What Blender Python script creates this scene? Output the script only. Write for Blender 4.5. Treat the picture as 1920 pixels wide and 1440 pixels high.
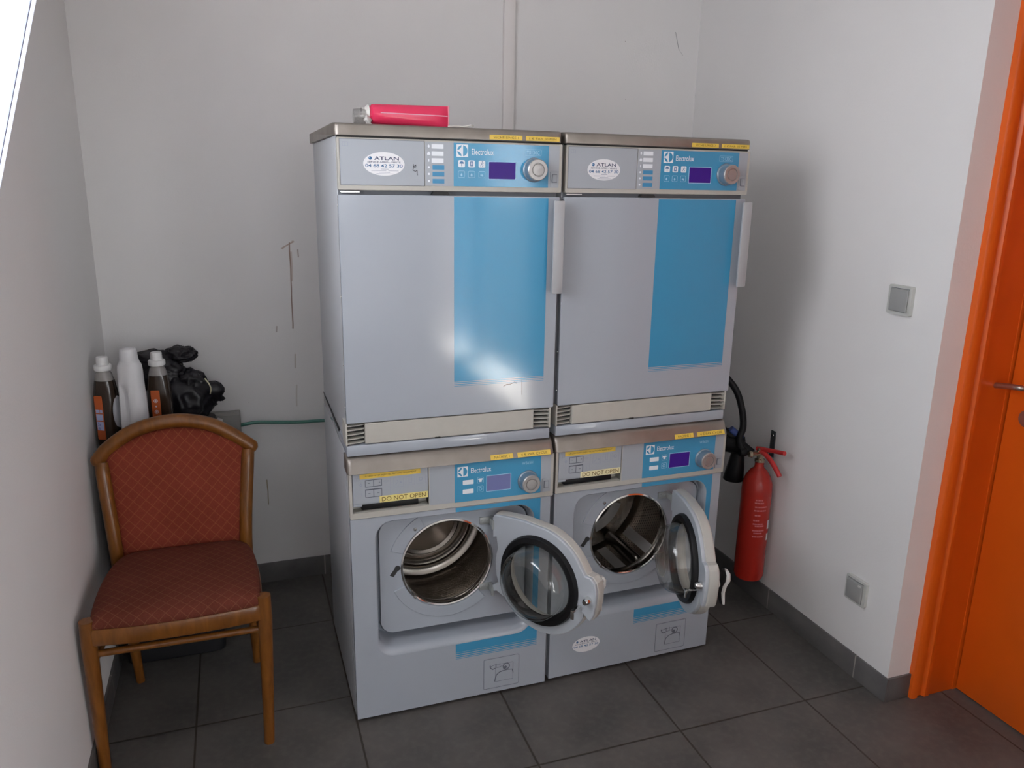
import bpy, bmesh, math, random
from mathutils import Vector, Matrix
for o in list(bpy.data.objects): bpy.data.objects.remove(o)
S = bpy.context.scene
COL = S.collection
PI = math.pi
random.seed(4)

# ---------------------------------------------------------------- camera, sky, lights, exposure
cam_d = bpy.data.cameras.new('camera'); cam = bpy.data.objects.new('camera', cam_d); COL.objects.link(cam)
cam.location = (-0.252, -2.0191, 1.5665); cam.rotation_euler = (1.3163, -0.0176, -0.3378)
cam_d.sensor_width = 36.0; cam_d.lens = 1462.38 / 1920 * 36.0; cam_d.clip_start = 0.05
S.camera = cam
S.view_settings.view_transform = 'Standard'; S.view_settings.look = 'None'
S.view_settings.gamma = 1; S.view_settings.use_curve_mapping = False
S.view_settings.exposure = 0.42
W = bpy.data.worlds.new('world'); S.world = W; W.use_nodes = True
W.node_tree.nodes['Background'].inputs[0].default_value = (0.95, 0.955, 1.0, 1)
W.node_tree.nodes['Background'].inputs[1].default_value = 7.0

RWX, RWW = .55, .8     # centre and width of the high rear window, added as fill light
def area(name, loc, rot, sx, sy, power, color, spread=PI):
    l = bpy.data.lights.new(name, 'AREA'); l.shape = 'RECTANGLE'; l.size = sx; l.size_y = sy
    l.energy = power; l.color = color; l.spread = spread
    o = bpy.data.objects.new(name, l); COL.objects.link(o); o.location = loc; o.rotation_euler = rot
    return o
# daylight outside the tilted window of the left wall and outside the added fill window behind the camera
# (portals: the light itself is the sky seen through the openings)
def portal(name, loc, rot, sx, sy):
    o = area(name, loc, rot, sx, sy, 1, (1, 1, 1)); o.data.cycles.is_portal = True; return o
portal('left_window_portal', (-.98, -.80, 1.86), (0, math.radians(-90), 0), 1.0, 1.0)
portal('right_door_portal', (1.94, -4.225, 1.05), (0, math.radians(90), 0), 2.1, 2.75)
portal('fill_window_portal', (RWX, -6.12, 1.85), (math.radians(90), 0, 0), RWW, 1.0)
# sun on the unseen pale strip outside the glazed door of the right wall
sun_d = bpy.data.lights.new('sun', 'SUN'); sun_d.energy = 85; sun_d.angle = math.radians(.6); sun_d.color = (1, .96, .9)
sun = bpy.data.objects.new('sun', sun_d); COL.objects.link(sun); sun.rotation_euler = (0, math.radians(8.7), 0)

# ---------------------------------------------------------------- room sizes
XL, YB, XR, YR = -0.700, 0.957, 1.588, -0.407
YF, HC = -5.9, 2.7

# ---------------------------------------------------------------- materials
MATS = {}
def mat(name, color, rough=0.5, metal=0.0, spec=0.5, noise=None, bump=None, coat=0.0):
    """noise = (scale, amount) mottles the colour, bump = (scale, strength)"""
    if name in MATS: return MATS[name]
    m = bpy.data.materials.new(name); m.use_nodes = True; MATS[name] = m
    nt = m.node_tree; b = nt.nodes['Principled BSDF']
    b.inputs['Base Color'].default_value = (*color, 1); b.inputs['Roughness'].default_value = rough
    b.inputs['Metallic'].default_value = metal; b.inputs['Specular IOR Level'].default_value = spec
    b.inputs['Coat Weight'].default_value = coat
    tc = nt.nodes.new('ShaderNodeTexCoord')
    if noise:
        n = nt.nodes.new('ShaderNodeTexNoise'); n.inputs['Scale'].default_value = noise[0]; n.inputs['Detail'].default_value = 5
        nt.links.new(tc.outputs['Object'], n.inputs['Vector'])
        r = nt.nodes.new('ShaderNodeValToRGB'); a = noise[1]
        r.color_ramp.elements[0].position = .3; r.color_ramp.elements[1].position = .7
        r.color_ramp.elements[0].color = (*[c * (1 - a) for c in color], 1)
        r.color_ramp.elements[1].color = (*[min(1, c * (1 + a)) for c in color], 1)
        nt.links.new(n.outputs['Fac'], r.inputs[0]); nt.links.new(r.outputs[0], b.inputs['Base Color'])
    if bump:
        n = nt.nodes.new('ShaderNodeTexNoise'); n.inputs['Scale'].default_value = bump[0]; n.inputs['Detail'].default_value = 6
        nt.links.new(tc.outputs['Object'], n.inputs['Vector'])
        bp = nt.nodes.new('ShaderNodeBump'); bp.inputs['Strength'].default_value = bump[1]; bp.inputs['Distance'].default_value = .002
        nt.links.new(n.outputs['Fac'], bp.inputs['Height']); nt.links.new(bp.outputs[0], b.inputs['Normal'])
    return m

def nodes(m): return m.node_tree.nodes, m.node_tree.links, m.node_tree.nodes['Principled BSDF']
class NG:
    """small helper to write node maths"""
    def __init__(s, m): s.m = m; s.n = m.node_tree.nodes; s.l = m.node_tree.links
    def math(s, op, a, b=None, c=None):
        n = s.n.new('ShaderNodeMath'); n.operation = op
        for i, v in enumerate((a, b, c)):
            if v is None: continue
            if isinstance(v, (int, float)): n.inputs[i].default_value = v
            else: s.l.new(v, n.inputs[i])
        return n.outputs[0]
    def coords(s, kind='Object'):
        t = s.n.new('ShaderNodeTexCoord'); x = s.n.new('ShaderNodeSeparateXYZ')
        s.l.new(t.outputs[kind], x.inputs[0]); return x.outputs
    def noise(s, scale, detail=4, kind='Object'):
        t = s.n.new('ShaderNodeTexCoord'); n = s.n.new('ShaderNodeTexNoise'); n.inputs['Scale'].default_value = scale
        n.inputs['Detail'].default_value = detail; s.l.new(t.outputs[kind], n.inputs['Vector']); return n.outputs['Fac']
    def mix(s, f, a, b):
        n = s.n.new('ShaderNodeMix'); n.data_type = 'RGBA'
        s.l.new(f, n.inputs[0]) if not isinstance(f, float) else setattr(n.inputs[0], 'default_value', f)
        for i, v in ((6, a), (7, b)):
            if isinstance(v, tuple): n.inputs[i].default_value = (*v, 1)
            else: s.l.new(v, n.inputs[i])
        return n.outputs[2]
    def ramp(s, f, lo, hi):
        n = s.n.new('ShaderNodeMapRange'); n.inputs[1].default_value = lo; n.inputs[2].default_value = hi
        s.l.new(f, n.inputs[0]); return n.outputs[0]

# painted plaster; the back wall carries its own drips and scratches
WALLC = (0.82, 0.80, 0.79)
def wall_mat(name, color, drips=()):
    m = mat(name, color, 0.62, spec=0.35)
    g = NG(m); b = m.node_tree.nodes['Principled BSDF']
    n1 = g.noise(1.3, 3); n2 = g.noise(160, 2)
    base = g.mix(g.ramp(n1, .3, .7), tuple(c * .97 for c in color), tuple(min(1, c * 1.03) for c in color))
    if drips:
        X, Y, Z = g.coords()
        wob = g.math('MULTIPLY', g.math('SUBTRACT', g.noise(9, 2), .5), .008)
        for (x0, z0, x1, z1, w, colr, amt) in drips:
            # distance to the segment, as a soft mask
            t = g.math('DIVIDE', g.math('SUBTRACT', Z, z0), z1 - z0)
            tcl = g.math('MINIMUM', g.math('MAXIMUM', t, 0.0), 1.0)
            px = g.math('ADD', g.math('MULTIPLY', tcl, x1 - x0), x0)
            pz = g.math('ADD', g.math('MULTIPLY', tcl, z1 - z0), z0)
            dx = g.math('ADD', g.math('SUBTRACT', X, px), wob); dz = g.math('SUBTRACT', Z, pz)
            d = g.math('SQRT', g.math('ADD', g.math('MULTIPLY', dx, dx), g.math('MULTIPLY', dz, dz)))
            f = g.math('MULTIPLY', g.ramp(d, w, w * .35), amt)
            base = g.mix(f, base, colr)
        sp = g.n.new('ShaderNodeTexVoronoi'); sp.inputs['Scale'].default_value = 7
        t = g.n.new('ShaderNodeTexCoord'); g.l.new(t.outputs['Object'], sp.inputs['Vector'])
        base = g.mix(g.math('MULTIPLY', g.ramp(sp.outputs['Distance'], .018, .008), .6), base, (.25, .2, .17))
    g.l.new(base, b.inputs['Base Color'])
    bp = g.n.new('ShaderNodeBump'); bp.inputs['Strength'].default_value = .15; bp.inputs['Distance'].default_value = .002
    g.l.new(n2, bp.inputs['Height']); g.l.new(bp.outputs[0], b.inputs['Normal'])
    return m
BR = (.20, .10, .055)
M_wallb = wall_mat('wall_paint_stained', WALLC, [
    (-.060, 1.335, -.063, 1.020, .0032, BR, .85), (-.085, 1.318, -.048, 1.338, .007, (.42, .27, .2), .75), (-.056, 1.30, -.058, 1.20, .006, (.4, .26, .2), .5),
    (-.031, 1.31, -.030, 1.285, .003, BR, .6), (-.190, .43, -.1915, .33, .0028, (.28, .2, .08), .8), (-.060, .92, -.062, .87, .004, (.45, .38, .32), .6),
    (-.062, .80, -.065, .72, .004, (.5, .44, .38), .5), (-.12, 1.03, -.121, 1.01, .003, BR, .5),
    (1.478, 2.155, 1.497, 2.095, .002, (.2, .2, .2), .8), (1.497, 2.095, 1.517, 2.072, .0015, (.3, .3, .3), .7), (.752, 2.22, .7505, 2.12, .003, (.32, .12, .07), .5)])
M_wall = wall_mat('wall_paint', WALLC)
M_ceil = mat('ceiling_paint', (.84, .83, .82), .8)

def floor_mat():
    m = mat('floor_tiles', (.13, .12, .115), .42, spec=.4)
    g = NG(m); b = m.node_tree.nodes['Principled BSDF']
    X, Y, Z = g.coords()
    def edge(c, off, size):
        f = g.math('FRACT', g.math('DIVIDE', g.math('ADD', c, off), size))
        return g.math('MULTIPLY', g.math('MINIMUM', f, g.math('SUBTRACT', 1.0, f)), size)
    d = g.math('MINIMUM', edge(X, 4.5, .45), edge(Y, 5.06 - .132, .46))
    grout = g.ramp(d, .0035, .0022)
    n = g.noise(5, 6); n2 = g.noise(45, 3)
    t = g.mix(g.ramp(n, .3, .72), (.075, .071, .068), (.14, .128, .118))
    t = g.mix(g.math('MULTIPLY', g.ramp(n2, .45, .75), .35), t, (.17, .156, .142))
    c = g.mix(grout, t, (.045, .037, .027))
    g.l.new(c, b.inputs['Base Color'])
    h = g.math('SUBTRACT', g.math('MULTIPLY', n2, .15), grout)
    bp = g.n.new('ShaderNodeBump'); bp.inputs['Strength'].default_value = .5; bp.inputs['Distance'].default_value = .002
    g.l.new(h, bp.inputs['Height']); g.l.new(bp.outputs[0], b.inputs['Normal'])
    g.l.new(g.ramp(n, -.6, 1.6), b.inputs['Roughness'])
    return m
M_floor = floor_mat()
def base_mat(name, axis, off):
    m = mat(name, (.13, .125, .125), .45)
    g = NG(m); b = m.node_tree.nodes['Principled BSDF']; co = g.coords()[axis]
    f = g.math('FRACT', g.math('DIVIDE', g.math('ADD', co, 9 + off), .45))
    d = g.math('MULTIPLY', g.math('MINIMUM', f, g.math('SUBTRACT', 1.0, f)), .45)
    t = g.mix(g.ramp(g.noise(8, 5), .3, .7), (.10, .096, .097), (.165, .155, .15))
    g.l.new(g.mix(g.ramp(d, .003, .0018), t, (.34, .31, .28)), b.inputs['Base Color'])
    return m

M_white = mat('appliance_paint', (.385, .418, .466), .10, spec=.5)
M_side = mat('cabinet_side_paint', (.50, .52, .55), .38)
M_cream = mat('cream_plastic', (.47, .455, .41), .42, noise=(30, .03))
M_insert = mat('panel_foil', (.38, .41, .45), .33)
M_blue = mat('blue_film', (.058, .30, .51), .10)
M_bluedk = mat('blue_film_key', (.05, .26, .47), .35)
M_print = mat('white_print', (.80, .84, .88), .4)
M_bprint = mat('pale_blue_print', (.35, .62, .80), .4)
M_gprint = mat('grey_print', (.11, .12, .15), .5)
M_gprint2 = mat('faint_grey_print', (.33, .36, .44), .5)
M_black = mat('black_print', (.03, .03, .03), .5)
M_steel = mat('brushed_steel_lid', (.30, .268, .24), .40, metal=.75, noise=(14, .12))
M_chrome = mat('chrome', (.75, .74, .72), .12, metal=1)
M_drumst = mat('drum_steel', (.36, .33, .30), .24, metal=1)
M_knob = mat('silver_knob', (.40, .385, .375), .30, metal=.5)
M_knob_side = mat('knob_skirt', (.27, .33, .39), .3, metal=.5)
M_disp = mat('display_purple', (.035, .010, .16), .35, spec=.25)
nt = M_disp.node_tree.nodes['Principled BSDF']; nt.inputs['Emission Color'].default_value = (.03, .008, .16, 1); nt.inputs['Emission Strength'].default_value = .25
M_disp2 = mat('display_lilac_reflection', (.17, .19, .42), .1, spec=.9)  # lilac base colour stands in for a reflection on the screen
M_tape = mat('yellow_tape', (.80, .56, .09), .45, noise=(60, .06))
M_tape2 = mat('pale_yellow_tape', (.83, .70, .25), .45)
M_tape3 = mat('cream_yellow_tape', (.84, .77, .46), .45)
M_tapetxt = mat('tape_ink', (.16, .10, .01), .6)
M_sticker = mat('white_sticker', (.82, .82, .84), .4)
M_navy = mat('navy_ink', (.045, .06, .13), .5)
M_bluetx = mat('blue_ink', (.05, .16, .33), .5)
M_rubber = mat('black_rubber', (.010, .010, .011), .42, spec=.22)
M_dark = mat('dark_recess', (.03, .03, .03), .7)
M_sash = None
M_orange = mat('orange_paint', (.72, .115, .006), .38, noise=(3, .06))
M_wood = None
M_glass = bpy.data.materials.new('clear_glass'); M_glass.use_nodes = True
def thin_glass(m, tint=(1, 1, 1), edge=.55, rough=.02, base=.04, power=.5):
    nt = m.node_tree; nt.nodes.clear()
    o = nt.nodes.new('ShaderNodeOutputMaterial'); t = nt.nodes.new('ShaderNodeBsdfTransparent'); g = nt.nodes.new('ShaderNodeBsdfGlossy')
    f = nt.nodes.new('ShaderNodeLayerWeight'); f.inputs[0].default_value = power; mx = nt.nodes.new('ShaderNodeMixShader')
    mr = nt.nodes.new('ShaderNodeMapRange'); mr.inputs[3].default_value = base; mr.inputs[4].default_value = edge
    p = nt.nodes.new('ShaderNodeMath'); p.operation = 'POWER'; p.inputs[1].default_value = 3
    nt.links.new(f.outputs['Facing'], p.inputs[0]); nt.links.new(p.outputs[0], mr.inputs[0])
    t.inputs[0].default_value = (*tint, 1); g.inputs['Roughness'].default_value = rough
    nt.links.new(mr.outputs[0], mx.inputs[0]); nt.links.new(t.outputs[0], mx.inputs[1]); nt.links.new(g.outputs[0], mx.inputs[2]); nt.links.new(mx.outputs[0], o.inputs[0])
thin_glass(M_glass, (.93, .94, .93), .75, .02, .06)
M_clearpl = bpy.data.materials.new('clear_plastic'); M_clearpl.use_nodes = True; thin_glass(M_clearpl, (.80, .80, .79), .8, .2, .22)
M_pane = bpy.data.materials.new('window_pane'); M_pane.use_nodes = True; thin_glass(M_pane, (.97, .98, .98), .3, .02, .04)

def wood_mat():
    m = mat('varnished_beech', (.30, .115, .02), .28, spec=.5)
    g = NG(m); b = m.node_tree.nodes['Principled BSDF']
    t = g.n.new('ShaderNodeTexCoord'); mp = g.n.new('ShaderNodeMapping'); mp.inputs['Scale'].default_value = (9, 9, 2)
    n = g.n.new('ShaderNodeTexNoise'); n.inputs['Scale'].default_value = 6; n.inputs['Detail'].default_value = 6; n.inputs['Distortion'].default_value = .6
    g.l.new(t.outputs['Object'], mp.inputs[0]); g.l.new(mp.outputs[0], n.inputs['Vector'])
    g.l.new(g.mix(g.ramp(n.outputs['Fac'], .3, .7), (.135, .044, .006), (.215, .078, .013)), b.inputs['Base Color'])
    return m
M_wood = wood_mat()
def fabric_mat(name, ax, c0, c1, line):
    """woven red cloth with fine gold diamonds; ax = the two object axes of the cloth's face"""
    m = mat(name, c0, .85, spec=.2)
    g = NG(m); b = m.node_tree.nodes['Principled BSDF']; co = g.coords()
    u, v = co[ax[0]], co[ax[1]]
    if ax[1] == 1: v = g.math('ADD', v, g.math('MULTIPLY', co[2], .8))
    wob = g.math('MULTIPLY', g.noise(60, 2), .004)
    def lines(s):
        q = g.math('ADD', g.math('ADD', g.math('MULTIPLY', u, 1.0), g.math('MULTIPLY', v, s * .92)), wob)
        f = g.math('FRACT', g.math('DIVIDE', g.math('ADD', q, 5), .034))
        return g.math('ABSOLUTE', g.math('SUBTRACT', f, .5))
    a = g.math('MINIMUM', lines(1), lines(-1))
    weave = g.noise(420, 2)
    base = g.mix(g.ramp(g.noise(7, 4), .3, .7), c0, c1)
    base = g.mix(g.math('MULTIPLY', g.ramp(weave, .3, .7), .35), base, tuple(k * .45 for k in c0))
    g.l.new(g.mix(g.math('MULTIPLY', g.ramp(a, .055, .02), .24), base, line), b.inputs['Base Color'])
    bp = g.n.new('ShaderNodeBump'); bp.inputs['Strength'].default_value = .4; bp.inputs['Distance'].default_value = .001
    g.l.new(weave, bp.inputs['Height']); g.l.new(bp.outputs[0], b.inputs['Normal'])
    return m
M_fab = fabric_mat('red_diamond_cloth', (0, 2), (.20, .034, .017), (.25, .045, .025), (.42, .17, .06))
M_fab2 = fabric_mat('red_diamond_seat_cloth', (0, 1), (.13, .030, .017), (.17, .042, .026), (.30, .15, .07))

def perf_mat():
    m = mat('perforated_drum_steel', (.50, .46, .42), .25, metal=1)
    g = NG(m); b = m.node_tree.nodes['Principled BSDF']
    t = g.n.new('ShaderNodeTexCoord'); x = g.n.new('ShaderNodeSeparateXYZ'); g.l.new(t.outputs['UV'], x.inputs[0])
    U = g.math('MULTIPLY', x.outputs[0], 120.0); V = g.math('MULTIPLY', x.outputs[1], 24.0)
    row = g.math('FLOOR', V); U = g.math('ADD', U, g.math('MULTIPLY', g.math('MODULO', row, 2.0), .5))
    fu = g.math('SUBTRACT', g.math('FRACT', U), .5); fv = g.math('SUBTRACT', g.math('FRACT', V), .5)
    d = g.math('SQRT', g.math('ADD', g.math('MULTIPLY', fu, fu), g.math('MULTIPLY', fv, fv)))
    h = g.ramp(d, .30, .22)
    g.l.new(g.mix(h, (.33, .28, .235), (.006, .006, .006)), b.inputs['Base Color'])
    g.l.new(g.math('SUBTRACT', 1.0, h), b.inputs['Metallic'])
    return m
M_perf = perf_mat()

# ---------------------------------------------------------------- mesh helpers
def tag(o, label=None, cat=None, group=None, kind=None):
    if label: o['label'] = label
    if cat: o['category'] = cat
    if group: o['group'] = group
    if kind: o['kind'] = kind
    return o
def empty(name, loc, rz=0, label=None, cat=None, group=None, kind=None):
    o = bpy.data.objects.new(name, None); COL.objects.link(o); o.location = loc; o.rotation_euler = (0, 0, rz)
    o.empty_display_size = .05
    return tag(o, label, cat, group, kind)
def base_of(p):
    while p is not None:
        if 'base_z' in p: return p['base_z']
        p = p.parent
    return 0.0
def link(name, me, m, parent=None, smooth=False):
    """meshes are written with heights above the floor; the thing's own base height is taken off here"""
    o = bpy.data.objects.new(name, me); COL.objects.link(o)
    if not isinstance(m, (list, tuple)): m = [m]
    me.materials.clear()
    for k in m: me.materials.append(k)
    if parent is not None:
        bz = base_of(parent)
        if bz: me.transform(Matrix.Translation((0, 0, -bz)))
        o.parent = parent
    if smooth:
        for p in me.polygons: p.use_smooth = True
    return o
BZ = {}
def smooth_by_angle(me, ang=35):
    bm = bmesh.new(); bm.from_mesh(me)
    for f in bm.faces: f.smooth = True
    for e in bm.edges:
        e.smooth = not (len(e.link_faces) == 2 and e.calc_face_angle(0) > math.radians(ang))
    bm.to_mesh(me); bm.free()
def bm_mesh(bm, ang=35):
    bmesh.ops.recalc_face_normals(bm, faces=bm.faces)
    me = bpy.data.meshes.new('mesh'); bm.to_mesh(me); bm.free(); smooth_by_angle(me, ang); return me
def add_box(bm, x0, x1, y0, y1, z0, z1, bev=0, seg=2, mtx=None):
    r = bmesh.ops.create_cube(bm, size=1)
    vs = r['verts']
    for v in vs: v.co = Vector(((x0 + x1) / 2 + v.co.x * (x1 - x0), (y0 + y1) / 2 + v.co.y * (y1 - y0), (z0 + z1) / 2 + v.co.z * (z1 - z0)))
    if bev:
        es = list({e for v in vs for e in v.link_edges})
        r2 = bmesh.ops.bevel(bm, geom=es, offset=bev, segments=seg, profile=.5, affect='EDGES')
        vs = list({v for f in r2['faces'] for v in f.verts} | {v for v in vs if v.is_valid})
    if mtx is not None: bmesh.ops.transform(bm, matrix=mtx, verts=[v for v in vs if v.is_valid])
def box(x0, x1, y0, y1, z0, z1, bev=0, seg=2):
    bm = bmesh.new(); add_box(bm, x0, x1, y0, y1, z0, z1, bev, seg); return bm_mesh(bm)
def add_loft(bm, loops, close=True, cap0=False, cap1=False):
    rows = [[bm.verts.new(p) for p in L] for L in loops]
    n = len(rows[0])
    for a, b in zip(rows[:-1], rows[1:]):
        for i in range(n if close else n - 1):
            j = (i + 1) % n
            try: bm.faces.new((a[i], a[j], b[j], b[i]))
            except ValueError: pass
    if cap0: bm.faces.new(rows[0][::-1])
    if cap1: bm.faces.new(rows[-1])
def loft(loops, **k):
    bm = bmesh.new(); add_loft(bm, loops, **k); return bm_mesh(bm, 40)
def rrect(x0, z0, x1, z1, r, n=6):
    pts = []
    for cx, cz, a0 in ((x1 - r, z1 - r, 0), (x0 + r, z1 - r, 90), (x0 + r, z0 + r, 180), (x1 - r, z0 + r, 270)):
        for k in range(n + 1):
            a = math.radians(a0 + 90 * k / n); pts.append((cx + r * math.cos(a), cz + r * math.sin(a)))
    return pts
def circle(cx, cz, r, n=48, a0=0):
    return [(cx + r * math.cos(a0 + 2 * PI * k / n), cz + r * math.sin(a0 + 2 * PI * k / n)) for k in range(n)]
def ellipse(cx, cz, rx, rz, n=48): return [(cx + rx * math.cos(2 * PI * k / n), cz + rz * math.sin(2 * PI * k / n)) for k in range(n)]
TOFRONT = Matrix.Rotation(PI / 2, 4, 'X')      # drawing plane (x, z), thickness along y
def eval_mesh(ob):
    COL.objects.link(ob); dg = bpy.context.evaluated_depsgraph_get(); dg.update()
    me = bpy.data.meshes.new_from_object(ob.evaluated_get(dg)); d = ob.data
    bpy.data.objects.remove(ob); bpy.data.curves.remove(d); return me
def plate(loops, y0, y1, bev=0.0):
    """flat plate drawn by loops in (x, z), holes allowed, from y0 (front) to y1 (back)"""
    c = bpy.data.curves.new('c', 'CURVE'); c.dimensions = '2D'; c.fill_mode = 'BOTH'
    for L in loops:
        s = c.splines.new('POLY'); s.points.add(len(L) - 1); s.use_cyclic_u = True
        for p, q in zip(s.points, L): p.co = (q[0], q[1], 0, 1)
    c.extrude = max((y1 - y0) / 2 - bev, 0); c.bevel_depth = bev; c.offset = -bev; c.bevel_resolution = 2
    me = eval_mesh(bpy.data.objects.new('o', c))
    me.transform(Matrix.Translation((0, (y0 + y1) / 2, 0)) @ TOFRONT)
    smooth_by_angle(me, 30)
    return me
def text(body, x0, z0, x1, z1, y, depth=.0003, shear=0, bold=0.0, sp=1.0):
    """lettering filling the box x0..x1, z0..z1 on the plane y, facing the front"""
    c = bpy.data.curves.new('t', 'FONT'); c.body = body; c.size = 1; c.shear = shear; c.offset = bold; c.space_character = sp; c.resolution_u = 4
    me = eval_mesh(bpy.data.objects.new('o', c))
    xs = [v.co.x for v in me.vertices]; ys = [v.co.y for v in me.vertices]
    a, b, d, e = min(xs), max(xs), min(ys), max(ys)
    for v in me.vertices:
        v.co = Vector((x0 + (v.co.x - a) / (b - a) * (x1 - x0), y - depth, z0 + (v.co.y - d) / (e - d) * (z1 - z0)))
    return me
def join(*mes):
    bm = bmesh.new()
    for m in mes: bm.from_mesh(m)
    me = bpy.data.meshes.new('mesh'); bm.to_mesh(me); bm.free(); return me
def add_tube(bm, pts, r, n=12, caps=True, rad=None, flat=1.0):
    pts = [Vector(p) for p in pts]; loops = []; up = None
    for i, p in enumerate(pts):
        t = (pts[min(i + 1, len(pts) - 1)] - pts[max(i - 1, 0)]).normalized()
        if up is None:
            up = Vector((0, 1, 0)) if abs(t.y) < .9 else Vector((0, 0, 1))
        up = (up - t * up.dot(t)).normalized(); s = t.cross(up)
        rr = rad[i] if rad else r
        loops.append([p + (up * math.cos(2 * PI * k / n) * rr * flat + s * math.sin(2 * PI * k / n) * rr) for k in range(n)])
    add_loft(bm, loops, cap0=caps, cap1=caps)
def tube(pts, r, n=12, rad=None, flat=1.0):
    bm = bmesh.new(); add_tube(bm, pts, r, n, rad=rad, flat=flat); return bm_mesh(bm, 45)
def spline(pts, n=8):
    P = [Vector(p) for p in pts]; P = [P[0] * 2 - P[1]] + P + [P[-1] * 2 - P[-2]]; out = []
    for i in range(1, len(P) - 2):
        for k in range(n):
            t = k / n; a, b, c, d = P[i - 1], P[i], P[i + 1], P[i + 2]
            out.append(.5 * ((2 * b) + (c - a) * t + (2 * a - 5 * b + 4 * c - d) * t * t + (3 * b - a - 3 * c + d) * t ** 3))
    out.append(P[-2]); return out
def add_lathe(bm, prof, c=(0, 0, 0), axis='Z', n=48, uv=False):
    """prof = (radius, distance along the axis)"""
    loops = []
    for r, h in prof:
        L = []
        for k in range(n):
            a = 2 * PI * k / n; u, v = r * math.cos(a), r * math.sin(a)
            q = (u, v, h) if axis == 'Z' else ((u, h, v) if axis == 'Y' else (h, u, v))
            L.append(Vector(q) + Vector(c))
        loops.append(L)
    if not uv: add_loft(bm, loops); return
    lay = bm.loops.layers.uv.verify()
    rows = [[bm.verts.new(p) for p in L] for L in loops]; m = len(rows) - 1
    for i in range(m):
        for k in range(n):
            j = (k + 1) % n; f = bm.faces.new((rows[i][k], rows[i][j], rows[i + 1][j], rows[i + 1][k]))
            for lp, (uu, vv) in zip(f.loops, ((k / n, i / m), ((k + 1) / n, i / m), ((k + 1) / n, (i + 1) / m), (k / n, (i + 1) / m))): lp[lay].uv = (uu, vv)
def lathe(prof, c=(0, 0, 0), axis='Z', n=48, uv=False, ang=40):
    bm = bmesh.new(); add_lathe(bm, prof, c, axis, n, uv); return bm_mesh(bm, ang)
def frame(x0, z0, x1, z1, w, y0, y1, r=.0008):
    return plate([rrect(x0, z0, x1, z1, r, 3), rrect(x0 + w, z0 + w, x1 - w, z1 - w, max(r - w, .0002), 3)], y0, y1)
def bars(rects, y0, y1):
    bm = bmesh.new()
    for a, b, c, d in rects: add_box(bm, min(a, c), max(a, c), y0, y1, min(b, d), max(b, d))
    return bm_mesh(bm)
def stroke(pts, w, y0, y1):
    """pen stroke of width w through (x, z) points"""
    bm = bmesh.new()
    for (a, b), (c, d) in zip(pts[:-1], pts[1:]):
        v = Vector((c - a, d - b)); L = v.length
        if L == 0: continue
        nrm = Vector((-v.y, v.x)) / L * w / 2; e = v / L * w * .3
        q = [(a - e.x + nrm.x, b - e.y + nrm.y), (c + e.x + nrm.x, d + e.y + nrm.y), (c + e.x - nrm.x, d + e.y - nrm.y), (a - e.x - nrm.x, b - e.y - nrm.y)]
        add_loft(bm, [[(x, y0, z) for x, z in q], [(x, y1, z) for x, z in q]], cap0=True, cap1=True)
    return bm_mesh(bm)

# ---------------------------------------------------------------- the room
def struct(name, me, m, parent=None):
    o = link(name, me, m, parent)
    if parent is None: o['kind'] = 'structure'
    return o
struct('floor', box(XL - .4, XR + .34, YF - .3, YB + .2, -.1, 0), M_floor)
struct('ceiling', box(XL - .3, XR + .4, YF - .3, YB + .2, HC, HC + .1), M_ceil)
struct('wall_back', box(XL - .3, XR + .4, YB, YB + .2, 0, HC), M_wallb)
def yz_plate(loops, x0, x1):       # plate drawn in (y, z), thickness along x
    me = plate(loops, 0, x1 - x0); me.transform(Matrix(((0, 1, 0, x0), (1, 0, 0, 0), (0, 0, 1, 0), (0, 0, 0, 1)))); me.flip_normals(); return me
WY0, WY1, WZ0, WZ1 = -1.30, -.30, 1.36, 2.36
struct('wall_left', yz_plate([[(YF, 0), (YB, 0), (YB, HC), (YF, HC)], [(WY0, WZ0), (WY1, WZ0), (WY1, WZ1), (WY0, WZ1)]], XL - .26, XL), M_wall)
DY0 = YR - 1.0
struct('wall_right', yz_plate([[(YF, 0), (-5.38, 0), (-5.38, 2.1), (-2.85, 2.1), (-2.85, 0), (DY0, 0), (DY0, 2.15), (YR, 2.15), (YR, 0), (YB, 0), (YB, HC), (YF, HC)]], XR, XR + .34), M_wall)
struct('wall_front', plate([[(XL - .26, 0), (XR + .3, 0), (XR + .3, HC), (XL - .26, HC)], [(RWX - RWW / 2, 1.35), (RWX + RWW / 2, 1.35), (RWX + RWW / 2, 2.35), (RWX - RWW / 2, 2.35)]], YF - .2, YF), M_wall)
struct('baseboard_back', box(XL, XR, YB - .008, YB, 0, .082, .0015), base_mat('skirting_back', 0, .45 - .012))
struct('baseboard_left', box(XL, XL + .008, YF, YB - .008, 0, .078, .0015), base_mat('skirting_left', 1, .1))
struct('baseboard_right', join(box(XR - .008, XR, YR - .008, YB - .008, 0, .082, .0015), box(XR, XR + .09, YR - .008, YR, 0, .082, .0015)), base_mat('skirting_right', 1, .45 - .02 + .30))
# vertical boxed-in conduit on the back wall
struct('trim_1', box(.747, .790, YB - .018, YB, 1.2, HC, .002), mat('conduit_paint', (.82, .775, .755), .6))

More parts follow.
